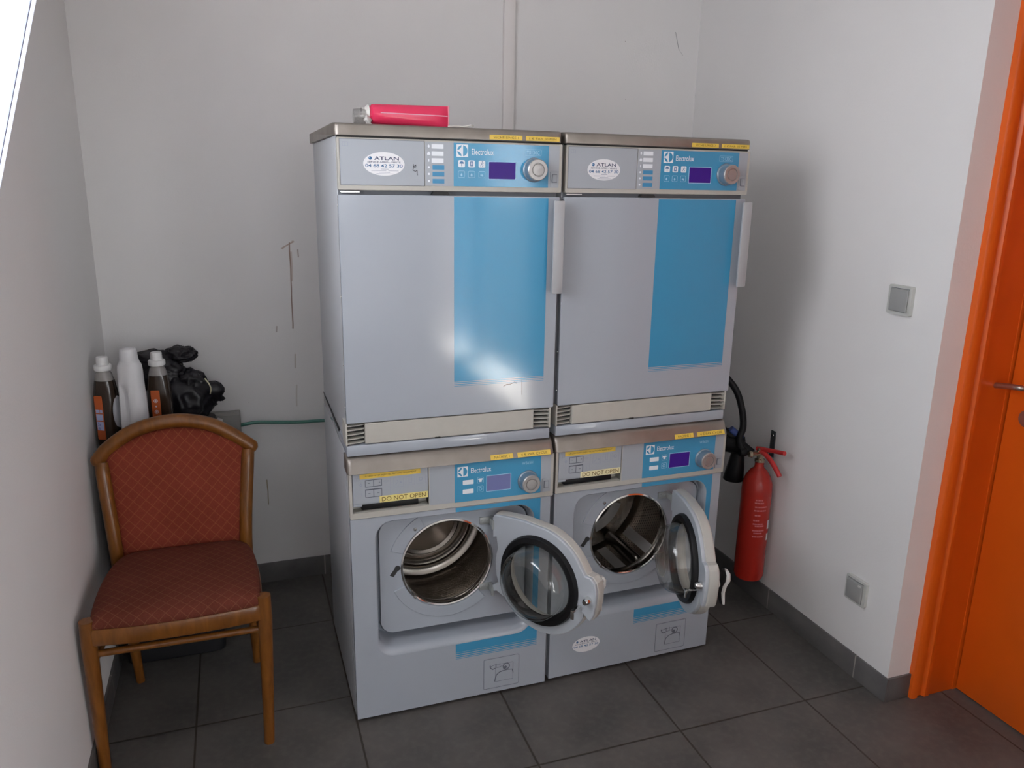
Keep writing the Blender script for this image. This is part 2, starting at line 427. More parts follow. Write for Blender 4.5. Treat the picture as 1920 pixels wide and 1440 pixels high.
# orange door set back in the right wall
d = empty('door_1', (1.856, -.9, 0), kind='structure')
prof = [(1.676, YR + .004), (1.676, -.424), (1.684, -.429), (1.700, -.429), (1.706, -.420), (1.722, -.420), (1.728, -.431), (1.744, -.431), (1.750, -.427), (1.846, -.427), (1.846, YR + .004)]
def jamb(mirror=False):
    q = [(x, (YR + DY0) - y if mirror else y) for x, y in prof]
    me = loft([[(x, y, 0.0) for x, y in q], [(x, y, 2.12) for x, y in q]], cap0=True, cap1=True)
    me.transform(Matrix.Translation((-1.856, .9, 0))); return me
f = link('door_frame', join(jamb(), jamb(True), box(1.676 - 1.856, -.01, DY0 + .9, YR + .9, 2.12, 2.15)), M_orange, d)
link('rebate', box(-.0105, .05, YR + .9 - .0225, YR + .9 + .001, 0, 2.12), M_orange, d)
leaf = link('door_leaf', box(0, .04, DY0 + .9 + .022, YR + .9 - .026, .006, 2.115, .001), M_orange, d)
link('backing', box(.05, .06, DY0 + .9, YR + .9, 0, 2.15), M_dark, d)
hm = mat('satin_nickel', (.42, .36, .32), .3, metal=.9)
hb = bmesh.new()
add_lathe(hb, [(0.0, -.012), (.024, -.012), (.026, -.009), (.026, 0)], (0, .9 - .505, 1.030), 'X')
add_tube(hb, spline([(-.0, .395, 1.03), (-.045, .395, 1.03), (-.055, .40, 1.03), (-.057, .43, 1.027), (-.055, .478, 1.019)], 6), .0085, 12)
link('door_handle', bm_mesh(hb), hm, leaf)
link('lock_escutcheon', lathe([(0.0, -.009), (.024, -.009), (.026, -.006), (.026, 0)], (0, .9 - .502, .935), 'X'), hm, leaf)

# tilted window of the left wall: frame in the wall, sash hinged at its foot and leaning into the room
M_pvc = mat('white_pvc', (.86, .87, .88), .35)
M_sash = bpy.data.materials.new('white_sash_pvc'); M_sash.use_nodes = True
_g = NG(M_sash); _b = M_sash.node_tree.nodes['Principled BSDF']; _b.inputs['Base Color'].default_value = (.9, .92, .96, 1); _b.inputs['Roughness'].default_value = .35
_t = _g.n.new('ShaderNodeBsdfTranslucent'); _t.inputs[0].default_value = (.9, .93, 1, 1); _mx = _g.n.new('ShaderNodeMixShader'); _mx.inputs[0].default_value = .7
_g.l.new(_b.outputs[0], _mx.inputs[1]); _g.l.new(_t.outputs[0], _mx.inputs[2]); _g.l.new(_mx.outputs[0], _g.n['Material Output'].inputs[0])
w = empty('window_1', (XL, (WY0 + WY1) / 2, WZ0), kind='structure')
hw, hh = (WY1 - WY0) / 2, WZ1 - WZ0
fr = yz_plate([[(-hw, 0), (hw, 0), (hw, hh), (-hw, hh)], [(-hw + .04, .04), (hw - .04, .04), (hw - .04, hh - .04), (-hw + .04, hh - .04)]], -.11, -.05)
link('window_frame', fr, M_pvc, w)
TH = math.radians(16.6)
RS = Matrix.Rotation(TH, 4, 'Y')
def tilt(me): me.transform(Matrix.Translation((-.004, 0, .004)) @ RS); return me
s0 = yz_plate([rrect(-hw, 0, hw, hh, .004, 2), rrect(-hw + .062, .062, hw - .062, hh - .062, .004, 2)], -.045, 0)
sash = link('window_sash', tilt(s0), M_sash, w)
link('sash_gasket', tilt(yz_plate([rrect(-hw + .036, .036, hw - .036, hh - .036, .003, 2), rrect(-hw + .041, .041, hw - .041, hh - .041, .003, 2)], -.001, .0012)), mat('sash_gasket_grey', (.22, .20, .26), .6), sash)
link('glazing_bead', tilt(yz_plate([rrect(-hw + .055, .055, hw - .055, hh - .055, .003, 2), rrect(-hw + .066, .066, hw - .066, hh - .066, .003, 2)], -.018, .004)), M_sash, sash)
link('pane', tilt(yz_plate([[(-hw + .06, .06), (hw - .06, .06), (hw - .06, hh - .06), (-hw + .06, hh - .06)]], -.026, -.020)), M_pane, sash)
# glazed door in the right wall and added fill window, both behind the camera
g2 = empty('door_2', (XR + .2, -4.225, 0), kind='structure')
link('door_frame', yz_plate([[(-1.155, 0), (1.375, 0), (1.375, 2.1), (-1.155, 2.1)], [(-1.11, .02), (-.55, .02), (-.55, 2.04), (-1.11, 2.04)], [(-.20, .02), (1.33, .02), (1.33, 2.04), (-.20, 2.04)]], -.03, .03), M_pvc, g2)
link('pane', box(-.003, .003, -1.12, 1.34, .015, 2.05), M_pane, g2)
g3 = empty('fill_window', (RWX, YF - .1, 1.35), kind='structure')
link('window_frame', plate([[(-RWW / 2, 0), (RWW / 2, 0), (RWW / 2, 1.0), (-RWW / 2, 1.0)], [(-RWW / 2 + .05, .05), (RWW / 2 - .05, .05), (RWW / 2 - .05, .95), (-RWW / 2 + .05, .95)]], -.03, .03), M_pvc, g3)  # frame of the added fill window
link('pane', box(-RWW / 2 + .04, RWW / 2 - .04, -.003, .003, .03, .97), M_pane, g3)  # pane of the added fill window
struct('floor_unseen_strip', box(XR - .04, 1.90, -5.6, -2.85, -.02, .002), mat('unseen_pale_strip', (.72, .70, .67), .8))  # unseen pale strip, shaped to give the bright reflection on the dryer door
struct('floor_unseen_ground', box(1.90, 80, -90, 40, -.12, -.02), mat('unseen_dark_ground', (.022, .022, .022), .9))  # unseen ground, kept dark so that reflection stays confined to the strip

# ---------------------------------------------------------------- machine details
def logo(cx, cz, s, y, parent):
    """white square with a round emblem of three leaves"""
    o = link('emblem', plate([rrect(cx - s, cz - s, cx + s, cz + s, .0006, 2)], y - .0003, y), M_print, parent)
    R = s * .88
    def arc(a, b, n=12): return [(cx + R * math.cos(math.radians(a + (b - a) * k / n)), cz + R * math.sin(math.radians(a + (b - a) * k / n))) for k in range(n + 1)]
    def bow(p, q, k):
        out = []
        for i in range(1, 8):
            t = i / 8; x = p[0] + (q[0] - p[0]) * t; z = p[1] + (q[1] - p[1]) * t; h = 4 * k * t * (1 - t)
            dx, dz = q[0] - p[0], q[1] - p[1]; out.append((x - dz * h, z + dx * h))
        return out
    A = arc(-82, 82); L1 = A + bow(A[-1], A[0], 0)
    Bq = arc(98, 175); L2 = Bq + bow(Bq[-1], Bq[0], -.17)
    Cq = arc(185, 262); L3 = Cq + bow(Cq[-1], Cq[0], -.17)
    link('emblem_leaves', join(*[plate([L], y - .0006, y - .0003) for L in (L1, L2, L3)]), M_blue, parent)
def knob(cx, cz, y, root, r=.0285, dep=.027):
    k = link('knob', lathe([(r * 1.12, y), (r * 1.12, y - .002), (r * 1.08, y - .004), (r * 1.0, y - .005), (r * .99, y - dep * .75), (r * .98, y - dep)], (cx, 0, cz), 'Y', 48), M_knob_side, root)
    link('knob_face', lathe([(r * .98, y - dep), (r * .97, y - dep - .004), (r * .90, y - dep - .006), (r * .64, y - dep - .006), (r * .60, y - dep - .003), (r * .55, y - dep - .003), (r * .50, y - dep - .0055), (.0001, y - dep - .006)], (cx, 0, cz), 'Y', 48), M_knob, k)
    return k
def sticker(cx, cz, rx, rz, y, root, small=False):
    s = link('service_sticker', plate([ellipse(cx, cz, rx, rz)], y - .0004, y), M_sticker, root); s['label'] = 'white oval service sticker'
    yy = y - .0004
    X = lambda u: cx + u * rx; Z = lambda v: cz + v * rz
    link('sticker_title', text('ATLAN', X(-.47), Z(.32), X(.72), Z(.62), yy, bold=.012), M_navy, s)
    link('sticker_globe', plate([circle(X(-.66), Z(.47), rz * .15, 20), circle(X(-.69), Z(.51), rz * .035, 10)], yy - .0003, yy), M_bluetx, s)
    link('sticker_line', text('SERVICE APRES - VENTE', X(-.80), Z(.08), X(.80), Z(.22), yy, bold=.01), M_navy, s)
    link('sticker_phone', text('04 68 42 57 30', X(-.90), Z(-.30), X(.90), Z(-.02), yy, bold=.012), M_bluetx, s)
    if not small:
        link('sticker_small_print', join(*[bars([(X(a), Z(v), X(b), Z(v + .035))], yy - .0003, yy) for a, b, v in ((-.16, .22, -.46), (-.62, .10, -.60), (.2, .7, -.60), (-.25, .28, -.73), (-.38, .46, -.86))]), M_gprint2, s)
    return s
def tape(body, x0, z0, x1, z1, y, root, m=M_tape, rx=0.0, name='tape_label', pad=.10, bold=.0, padz=.26):
    """strip of yellow tape with lettering, leaned by rx about its lower edge"""
    w_, h_ = x1 - x0, z1 - z0
    a = plate([rrect(x0, z0, x1, z1, .0006, 2)], y - .0004, y); b = text(body, x0 + w_ * pad, z0 + h_ * padz, x1 - w_ * pad, z1 - h_ * padz, y - .0004, bold=bold)
    if rx:
        R = Matrix.Translation((0, y, z0)) @ Matrix.Rotation(rx, 4, 'X') @ Matrix.Translation((0, -y, -z0))
        a.transform(R); b.transform(R)
    s = link(name, a, m, root); link('tape_lettering', b, M_tapetxt, s); return s
def drop(cx, cz, s):
    return [(cx + s * .62 * math.sin(t) * math.sin(t / 2) , cz - s * .2 + s * math.cos(t) * .8) for t in [2 * PI * k / 20 for k in range(20)]]
def mains_switch(x, z, y, root):
    s = link('rocker_switch', plate([rrect(x, z, x + .024, z + .040, .002, 3)], y - .002, y, .0005), M_insert, root)
    link('rocker', box(x + .006, x + .019, y - .0045, y - .002, z + .012, z + .032, .001), M_insert, s)
    link('rocker_outline', frame(x + .005, z + .011, x + .020, z + .033, .0008, y - .0025, y - .002), M_gprint, s)
def brand(x0, z0, x1, z1, y, parent): link('brand_lettering', text('Electrolux', x0, z0, x1, z1, y, bold=.004), M_print, parent)
def book(x, z, y, parent):
    link('manual_symbol', join(frame(x, z, x + .0075, z + .010, .0011, y - .0003, y), frame(x + .0064, z, x + .0143, z + .010, .0011, y - .0003, y)), M_gprint2, parent)

def lid_mesh(x0, x1, prof, flare=0):
    """steel top: profile (y, z) swept along x with rounded front corners"""
    loops = []
    bm = bmesh.new()
    xs = [x0, x0 + .002, x0 + .006, x0 + .014, x1 - .014, x1 - .006, x1 - .002, x1]
    inset = [.010, .006, .002, 0, 0, .002, .006, .010]
    for x, q in zip(xs, inset):
        loops.append([(x, y + q * (1 if y < .05 else 0), z) for y, z in prof])
    add_loft(bm, loops, cap0=True, cap1=True)
    return bm_mesh(bm, 40)

# ---------------------------------------------------------------- tumble dryers
def dryer(loc, rz, num, label):
    r = empty('tumble_dryer', (loc[0], loc[1], .835), rz, label, 'dryer', 'tumble dryers stacked on the washing machines'); r['base_z'] = .835
    wd = .595
    link('cabinet', box(0.001, wd - .001, .022, .565, .868, 1.668, .002), M_side, r)
    st = link('stacking_frame', box(-.001, .589, .003, .56, .8355, .8665, .003), M_white, r)
    link('side_seal', tube([(-.0005, .155, .8645), (-.0005, .30, .8675), (-.0005, .565, .872)], .0032, 8, rad=[.0032, .0032, .0012]), M_rubber, r)
    link('lid', lid_mesh(-.005, wd, [(.60, 1.697), (.60, 1.669), (.03, 1.669), (-.006, 1.6675), (-.008, 1.669), (-.008, 1.690), (-.006, 1.694), (-.002, 1.696), (.004, 1.697)]), M_steel, r)
    link('lid_seam', box(.004, .592, .004, .03, 1.6635, 1.669), M_dark, r)
    # control panel
    p = link('control_panel', plate([rrect(.002, 1.538, .600, 1.664, .003, 3)], .0, .022, .0015), M_cream, r)
    y = -.0002
    link('left_insert', plate([rrect(.009, 1.551, .2195, 1.6595, .001, 2)], -.0008, .001), M_insert, p)
    link('insert_outline', frame(.0078, 1.5498, .2212, 1.6605, .0009, -.0004, .001), M_gprint, p)
    link('right_insert', plate([rrect(.2225, 1.551, .591, 1.6595, .001, 2)], -.0008, .001), M_insert, p)
    y = -.0008
    link('blue_fascia', plate([rrect(.297, 1.551, .560, 1.659, .0004, 2)], y - .0004, y), M_blue, p)
    book(.015, 1.643, y, p)
    link('key_fields', join(*[plate([rrect(.239, z - .0055, .270, z + .0055, .0008, 2)], y - .0004, y) for z in (1.6485, 1.631, 1.614)]), M_print, p)
    link('blue_key_fields', join(*[plate([rrect(.241, z - .0055, .272, z + .0055, .0008, 2)], y - .0004, y) for z in (1.597, 1.5805, 1.563)]), M_bluedk, p)
    link('key_symbols', join(plate([[(.2275, 1.648), (.2315, 1.653), (.2355, 1.648), (.2335, 1.648), (.2335, 1.645), (.2295, 1.645), (.2295, 1.648)]], y - .0003, y),
        plate([[(.2275, 1.627), (.2275, 1.632), (.2315, 1.636), (.2355, 1.632), (.2355, 1.627)]], y - .0003, y), plate([ellipse(.2315, 1.614, .0015, .004, 12)], y - .0003, y),
        *[plate([circle(.2315, z, .0028, 14)], y - .0003, y) for z in (1.597, 1.5805, 1.563)]), M_print, p)
    y2 = y - .0004
    logo(.320, 1.640, .0155, y2, p); brand(.345, 1.631, .405, 1.6455, y2, p)
    for i, cx in enumerate((.318, .345, .373)):
        b = link('program_icon', plate([rrect(cx - .009, 1.599, cx + .009, 1.6165, .003, 3)], y2 - .0003, y2), M_print, p)
        g = (join(plate([[(cx - .006, 1.608)] + [(cx + .006 * math.cos(PI - PI * k / 8), 1.608 + .006 * math.sin(PI * k / 8)) for k in range(1, 9)]], y2 - .0006, y2 - .0003), stroke([(cx, 1.608), (cx, 1.602)], .0012, y2 - .0006, y2 - .0003)),
             frame(cx - .004, 1.602, cx + .004, 1.614, .0022, y2 - .0006, y2 - .0003),
             join(plate([circle(cx + .001, 1.614, .0013, 10)], y2 - .0006, y2 - .0003), stroke([(cx + .001, 1.612), (cx - .001, 1.608), (cx + .003, 1.605), (cx + .001, 1.602)], .0012, y2 - .0006, y2 - .0003), stroke([(cx - .001, 1.608), (cx - .004, 1.603)], .0012, y2 - .0006, y2 - .0003), stroke([(cx - .004, 1.611), (cx + .004, 1.610)], .001, y2 - .0006, y2 - .0003)))[i]
        link('icon_drawing', g, M_bluetx, p)
        link('dryness_icon', join(frame(cx - .009, 1.573, cx + .009, 1.590, .0009, y2 - .0003, y2, .003), plate([drop(cx, 1.5815, .0052)], y2 - .0003, y2) if i != 2 else join(plate([drop(cx - .002, 1.5815, .004)], y2 - .0003, y2), plate([drop(cx + .002, 1.5805, .004)], y2 - .0003, y2))), M_bprint, p)
    link('display_rim', frame(.3905, 1.5695, .4675, 1.6155, .0016, y2 - .001, y2, .003), M_bprint, p)
    link('display', plate([rrect(.392, 1.571, .466, 1.614, .002, 3)], y2 - .0006, y2), M_disp, p)
    link('model_number', join(text('T5130C', .4965, 1.636, .5335, 1.645, y2), frame(.492, 1.6325, .5385, 1.6485, .0007, y2 - .0003, y2, .002)), M_bprint, p)
    knob(.518, 1.596, y2, r)
    mains_switch(.565, 1.553, -.0008, r)
    sticker(.117, 1.6025 if num == 1 else 1.601, .052 if num == 1 else .0505, .0285, -.0008, r)
    if num == 1:
        link('pen_scribble', stroke([(.192, 1.603), (.191, 1.597), (.198, 1.602), (.198, 1.597), (.192, 1.595), (.190, 1.589), (.196, 1.586), (.201, 1.588), (.201, 1.580), (.202, 1.577)], .0014, -.0012, -.0008), M_black, r)
    # small text strips on the lid nose
    tape('SECHE LINGE %d' % num, .391, 1.6700, .481, 1.6815, -.0082, r, M_tape, 0, pad=.12)
    tape('1 € PAR 10 MIN', .491, 1.6700, .587, 1.6815, -.0082, r, M_tape, 0, pad=.10)
    # door
    d = link('door', plate([rrect(.001, .930, .597, 1.527, .004, 3)], 0, .022, .002), M_white, r)
    link('blue_panel', plate([[(.298, 1.027), (.563, 1.027), (.563, 1.524), (.298, 1.524)]], -.0005, .0), M_blue, d)
    link('blue_stripes', bars([(.298, z - h / 2, .563, z + h / 2) for z, h in ((1.0235, .0022), (1.0185, .0016), (1.0138, .0010))], -.0005, 0), M_blue, d)
    link('edge_screw', join(*[lathe([(0, -.0025), (.002, -.002), (.0025, 0)], (.001, .011, z), 'X', 12) for z in (1.50, 1.27, 1.09, .975)]), M_chrome, d)
    hd = bmesh.new(); add_box(hd, .567, .598, -.036, -.028, 1.267, 1.518, .003); add_box(hd, .592, .598, -.030, .004, 1.270, 1.515, .0015)
    link('door_handle', bm_mesh(hd), M_cream if 0 else mat('handle_grey', (.41, .415, .43), .4), d)
    link('top_latch', plate([[(.240, 1.5285), (.288, 1.5285), (.283, 1.5365), (.245, 1.5365)]], .003, .021), M_dark, r)
    link('gap_strip', box(.004, .593, .0205, .0225, 1.5265, 1.5385), mat('gap_metal', (.16, .17, .19), .6), r)  # dark grey metal of the cabinet front behind the gap
    link('hinge_plate', box(.008, .055, .004, .02, 1.5325, 1.5355), M_chrome, r)
    if num == 1:
        link('scratch', join(stroke([(.442, 1.004), (.452, 1.009), (.461, 1.008), (.474, 1.013), (.483, 1.013)], .0013, -.0004, 0), stroke([(.474, 1.016), (.481, 1.009)], .001, -.0004, 0),
             stroke([(.497, 1.026), (.498, .975)], .0009, -.0004, 0)), mat('scratch_brown', (.24, .17, .12), .7), d)
    # air grille under the door
    gr = link('air_grille', plate([[(.050, .8695), (.537, .8695), (.537, .927), (.050, .927)]], .002, .024, .002), M_cream, r)
    link('catch_tab', box(.243, .258, -.001, .004, .868, .8715), M_dark, gr)
    link('grille_shade', box(.003, .050, .0195, .0215, .8685, .9295), M_dark, gr); link('grille_shade', box(.537, .587, .0195, .0215, .8685, .9295), M_dark, gr)  # dark panels paint the shade behind the louvres onto the cabinet front
    for x0, x1, s in ((.0, .052, 1), (.535, .586, -1)):
        bm = bmesh.new()
        for k in range(5):
            z = .8725 + k * .0122
            L = []
            for i in range(7):
                u = i / 6; x = x0 + (x1 - x0) * u; c = (u if s > 0 else 1 - u)
                yy = .001 + .012 * c * c
                L.append([(x, yy, z), (x, .019, z + .002), (x, .019, z + .0035), (x, yy, z + .0017)])
            add_loft(bm, L, cap0=True, cap1=True)
        link('louvre', bm_mesh(bm), M_cream, gr)
    link('grille_end', box(-.003, .002, .001, .06, .868, .931, .001), M_cream, gr)
    link('grille_end', box(.585, .590, .001, .06, .868, .931, .001), M_cream, gr)
    return r

# ---------------------------------------------------------------- washing machines
RECO = rrect(.067, .205, .547, .637, .052, 8)
RECI = rrect(.082, .257, .536, .622, .040, 8)
DC = (.286, .463); DR = .1335
def washer(loc, rz, num, alpha, label):
    r = empty('washing_machine', (loc[0], loc[1], 0), rz, label, 'washing machine', 'washing machines under the dryers'); r['base_z'] = 0.0
    wd = .595
    cab = bmesh.new()
    # cabinet shell: side, back, top and bottom boards, hollow behind the front
    add_box(cab, -.001, .013, .052, .565, .012, .8345, .001); add_box(cab, wd - .013, wd + .001, .052, .565, .012, .8345, .001)
    add_box(cab, .0, .013, .022, .053, .012, .788, .001); add_box(cab, wd - .013, wd, .022, .053, .012, .788, .001); add_box(cab, .012, wd - .012, .052, .565, .824, .8345)
    add_box(cab, .013, wd - .013, .555, .565, .012, .79); add_box(cab, .013, wd - .013, .022, .555, .012, .022); add_box(cab, .013, wd - .013, .022, .555, .78, .79)
    link('cabinet', bm_mesh(cab), M_side, r)
    for fx in (.05, wd - .05):
        for fy in (.07, .52): link('foot', lathe([(0, .013), (.018, .013), (.02, .004), (.02, 0), (0, 0)], (fx, fy, 0), 'Z', 20), M_rubber, r)
    link('lid', lid_mesh(-.004, wd + .004, [(.050, .8345), (.050, .789), (.03, .789), (-.014, .789), (-.0162, .7905), (-.0042, .8185), (-.001, .824), (.004, .829), (.010, .8325), (.020, .8345)]), M_steel, r)
    # front panel with the pressed recess
    fp = link('front_panel', plate([[(.001, .012), (.597, .012), (.597, .652), (.001, .652)], RECO], 0, .020, 0), M_white, r)
    cx_, cz_ = .309, .4395
    def lerp(t, y):
        out = []
        for a, b in zip(RECO, RECI):
            z = a[1] + (b[1] - a[1]) * t; low = max(0, min(1, (.30 - z) / .05))
            out.append((a[0] + (b[0] - a[0]) * t, y + (.045 * low - .012 * (1 - low)) if y > .045 and t < .99 else y, z))
        return out
    link('recess_wall', loft([lerp(0, 0), lerp(.08, .0008), lerp(.22, .0035), lerp(.34, .009), lerp(.42, .020), lerp(.45, .050), lerp(.98, .056), lerp(1, .046), lerp(1.0, .040), lerp(1.015, .0375), lerp(1.04, .0365)]), M_white, fp, True)
    link('recess_floor', plate([[(cx_ + (x - cx_) * .99, cz_ + (z - cz_) * .985) for x, z in RECI], circle(*DC, DR + .006, 64)], .0362, .044), M_white, fp)
    cz, cx = DC[1], DC[0]
    # raised pressing round the opening
    def arc(rr, a, b, n=24): return [(cx + rr * math.cos(math.radians(a + (b - a) * k / n)), cz + rr * math.sin(math.radians(a + (b - a) * k / n))) for k in range(n + 1)]
    link('door_seat', join(plate([arc(.180, 118, 160) + arc(.142, 160, 118)], .0325, .040, .0015), plate([arc(.176, 203, 312) + arc(.142, 312, 203)], .0325, .040, .0015)), M_white, fp)
    blue = [(.302, .650), (.565, .650), (.565, .176), (.302, .176), (.302, .2045)] + [(x, z) for x, z in RECO[27:36]] + [(x, z) for x, z in RECO[0:9]] + [(.302, .6375)]
    blue[5:14] = [(.495 + .052 * math.cos(math.radians(a)), .257 + .052 * math.sin(math.radians(a)) ) for a in range(270, 361, 10)]
    link('blue_panel', plate([blue], -.0005, 0), M_blue, fp)
    link('blue_stripes', bars([(.302, z - h / 2, .565, z + h / 2) for z, h in ((.1725, .0042), (.1655, .0034), (.1592, .0024), (.1540, .0014))], -.0005, 0), M_blue, fp)
    # drum
    rim = link('door_opening_rim', lathe([(DR + .008, .038), (DR + .007, .033), (DR + .003, .0305), (DR, .033), (DR - .002, .045), (DR + .002, .064), (DR + .012, .085)], (cx, 0, cz), 'Y', 72), M_chrome, r)
    dr = link('drum', lathe([(DR + .012, .085), (DR + .030, .092), (.195, .100), (.205, .115), (.205, .25), (.205, .36)], (cx, 0, cz), 'Y', 72, uv=False), M_drumst, r)
    link('drum_wall', lathe([(.2045, .108 + .25 * k / 8) for k in range(9)], (cx, 0, cz), 'Y', 96, uv=True), M_perf, dr)
    if num == 1:
        back = [(.2045, .355), (.19, .366), (.178, .366), (.170, .350), (.160, .346), (.150, .352), (.144, .362), (.134, .362), (.126, .342), (.116, .336), (.106, .342), (.10, .340), (.0001, .332)]
    else:
        back = [(.2045, .36), (.18, .366), (.175, .358), (.13, .356), (.125, .364), (.0001, .364)]
    link('drum_back', lathe(back, (cx, 0, cz), 'Y', 72), M_drumst, dr)
    for k, a0 in enumerate((-58, 62, 182) if num == 2 else (38, 152)):
        a = math.radians(a0); bm = bmesh.new()
        rd = Vector((math.cos(a), 0, math.sin(a))); tn = Vector((-math.sin(a), 0, math.cos(a))); C = Vector((cx, 0, cz))
        loops = []
        for yy, hgt, wdt in ((.112, .012, .026), (.13, .040, .024), (.32, .048, .024), (.350, .03, .026)):
            loops.append([C + rd * q + tn * s + Vector((0, yy, 0)) for q, s in ((.204, -wdt), (.204 - hgt * .8, -wdt * .45), (.204 - hgt, -wdt * .15), (.204 - hgt, wdt * .15), (.204 - hgt * .8, wdt * .45), (.204, wdt))])
        add_loft(bm, loops, cap0=True, cap1=True)
        link('drum_paddle', bm_mesh(bm, 50), M_drumst, dr)
        for sgn in (-1, 1):
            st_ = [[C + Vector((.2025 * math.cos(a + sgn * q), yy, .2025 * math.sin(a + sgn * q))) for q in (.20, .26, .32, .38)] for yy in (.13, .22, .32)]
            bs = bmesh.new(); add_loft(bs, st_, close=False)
            link('smooth_strip', bm_mesh(bs, 60), mat('pale_drum_steel_and_reflection', (.62, .60, .59), .5, metal=.35), dr)
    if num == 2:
        link('reflection_arc', plate([arc(.150, -72, -16) + arc(.112, -16, -72)], .350, .360, .003), mat('pale_drum_steel_and_reflection', (.62, .60, .59), .5, metal=.35), dr)  # raised pale arc stands in for a bright reflection on the drum back
    link('rubber_bellows', lathe([(DR + .0095, .047), (DR + .018, .056), (DR + .022, .075), (DR + .0125, .0852)], (cx, 0, cz), 'Y', 64), M_rubber, r)
    for sx, sz in ((.189, .585), (.187, .367)):
        s = link('screw', lathe([(0, .0295), (.0045, .030), (.006, .0325), (.006, .036)], (sx, 0, sz), 'Y', 16), M_chrome, r)
    link('keyhole', join(plate([circle(.136, .467, .0085, 20)], .0352, .037), plate([[(.127, .466), (.137, .459), (.124, .441), (.113, .447)]], .0352, .037)), M_dark, r)
    # control panel with the detergent drawer
    tx0, tx1, tz0, tz1 = .0085, .2225, .671, .7865
    p = link('control_panel', plate([rrect(.001, .654, .603, .789, .003, 3), [(tx0, tz0), (tx1, tz0), (tx1, tz1), (tx0, tz1)]], -.003, .020, 0), M_cream, r)
    link('drawer_cavity', join(box(tx0 - .002, tx1 + .002, .030, .033, tz0 - .003, tz1 + .002), box(tx0 - .002, tx1 + .002, .004, .032, tz0 - .002, tz0 + .0006), box(tx0 - .003, tx0, .0, .032, tz0 - .003, tz1), box(tx1, tx1 + .003, .0, .032, tz0 - .003, tz1)), M_cream, p)
    dw = link('detergent_drawer', join(plate([[(.0105, .698), (.0105, .785), (.2205, .785), (.2205, .698)]], -.0032, .012, .001), plate([[(.0105, .6975), (.0105, .690), (.034, .690), (.036, .6975)]], -.0022, .012, .0005), box(.036, .198, .010, .014, .690, .70)), M_insert, r)
    link('grip_slot_shade', box(.034, .196, .009, .030, .6735, .690, .003), M_rubber, dw)  # black bar stands in for the shaded hollow of the drawer slot
    y = -.0032
    book(.0145, .766, y, dw)
    # little drawings on the drawer
    link('compartment_drawing', join(frame(.044, .7455, .0905, .7665, .0018, y - .0003, y), bars([(.0665, .7455, .0682, .7665)], y - .0003, y),
        frame(.044, .7145, .0905, .7395, .0018, y - .0003, y, .004), bars([(.0665, .7145, .0682, .7395), (.044, .7365, .0905, .7395), (.052, .7255, .058, .727), (.077, .7255, .083, .727), (.052, .756, .057, .7575), (.082, .756, .086, .7575)], y - .0003, y)), M_gprint, dw)
    link('care_symbol', join(frame(.123, .737, .151, .7655, .0009, y - .0003, y), stroke([(.128, .744), (.136, .752), (.133, .758)], .0014, y - .0003, y), plate([circle(.143, .750, .003, 12)], y - .0003, y)), M_gprint2, dw)
    link('care_symbol', join(frame(.157, .7395, .183, .7655, .0009, y - .0003, y), bars([(.166, .744, .174, .7465), (.166, .7465, .1672, .765), (.1728, .7465, .174, .765)], y - .0003, y)), M_gprint2, dw)
    link('care_symbol', join(frame(.188, .7395, .213, .7655, .0009, y - .0003, y), plate([circle(.1995, .754, .006, 16), circle(.1995, .754, .0035, 12)], y - .0003, y)), M_gprint2, dw)
    link('divider_line', bars([(.1135, .720, .1145, .772)], y - .0003, y), M_gprint2, dw)
    link('softener_symbol', plate([[(.028, .754), (.033, .760), (.038, .754), (.033, .748)], [(.031, .754), (.033, .756), (.035, .754), (.033, .752)]], y - .0003, y), M_gprint2, dw)
    link('cloth_symbol', plate([ellipse(.102, .758, .007, .0035, 16), ellipse(.102, .758, .0058, .0024, 14)], y - .0003, y), M_gprint2, dw)
    link('wash_stage_mark', bars([(.033, .722, .034, .730)], y - .0003, y), M_gprint2, dw)
    link('wash_stage_mark', bars([(.103, .722, .104, .730)], y - .0003, y), M_gprint2, dw)
    tape('LA LESSIVE EST INJECTEE AUTOMATIQUEMENT', .030, .7705, .199, .7845, y, dw, M_tape, pad=.07, padz=.30)
    t = tape('DO NOT OPEN', .083, .6965, .2195, .7155, y - .0006, dw, M_tape2 if num == 1 else M_tape3, pad=.045, padz=.17, name='warning_tape', bold=.002)
    t['label'] = 'yellow warning tape reading DO NOT OPEN'
    link('panel_insert', plate([rrect(.225, .670, .594, .787, .001, 2)], -.0038, -.002), M_insert, p)
    link('blue_fascia', plate([rrect(.298, .669, .562, .7865, .0004, 2)], -.0042, -.003), M_blue, p)
    y2 = -.0042
    logo(.3215, .761, .0152, y2, p); brand(.346, .7545, .407, .7695, y2, p)
    link('key_fields', join(*[plate([rrect(.322, z - .0068, .354, z + .0068, .0015, 3)], y2 - .0006, y2) for z in (.7275, .6995)]), M_print, p)
    for z in (.730, .7025): link('symbol_frame', frame(.3655, z - .0095, .3845, z + .0095, .0008, y2 - .0003, y2, .003), M_bprint, p)
    link('shirt_symbol', plate([[(.369, .735), (.381, .735), (.3825, .731), (.379, .731), (.379, .7245), (.371, .7245), (.371, .731), (.3675, .731)]], y2 - .0003, y2), M_print, p)
    link('fan_symbol', plate([circle(.375, .7025, .005, 14), circle(.375, .7025, .0035, 12)], y2 - .0003, y2), M_bprint, p)
    link('display_rim', frame(.3925, .6915, .4685, .7415, .0016, y2 - .0008, y2, .001), M_bprint, p)
    link('display', plate([[(.394, .693), (.467, .693), (.467, .740), (.394, .740)]], y2 - .0005, y2), M_disp2 if num == 1 else M_disp, p)
    link('model_number', text('W565H', .502, .763, .536, .772, y2), M_bprint, p)
    knob(.521, .712, y2, r)
    mains_switch(.567, .672, -.0038, r)
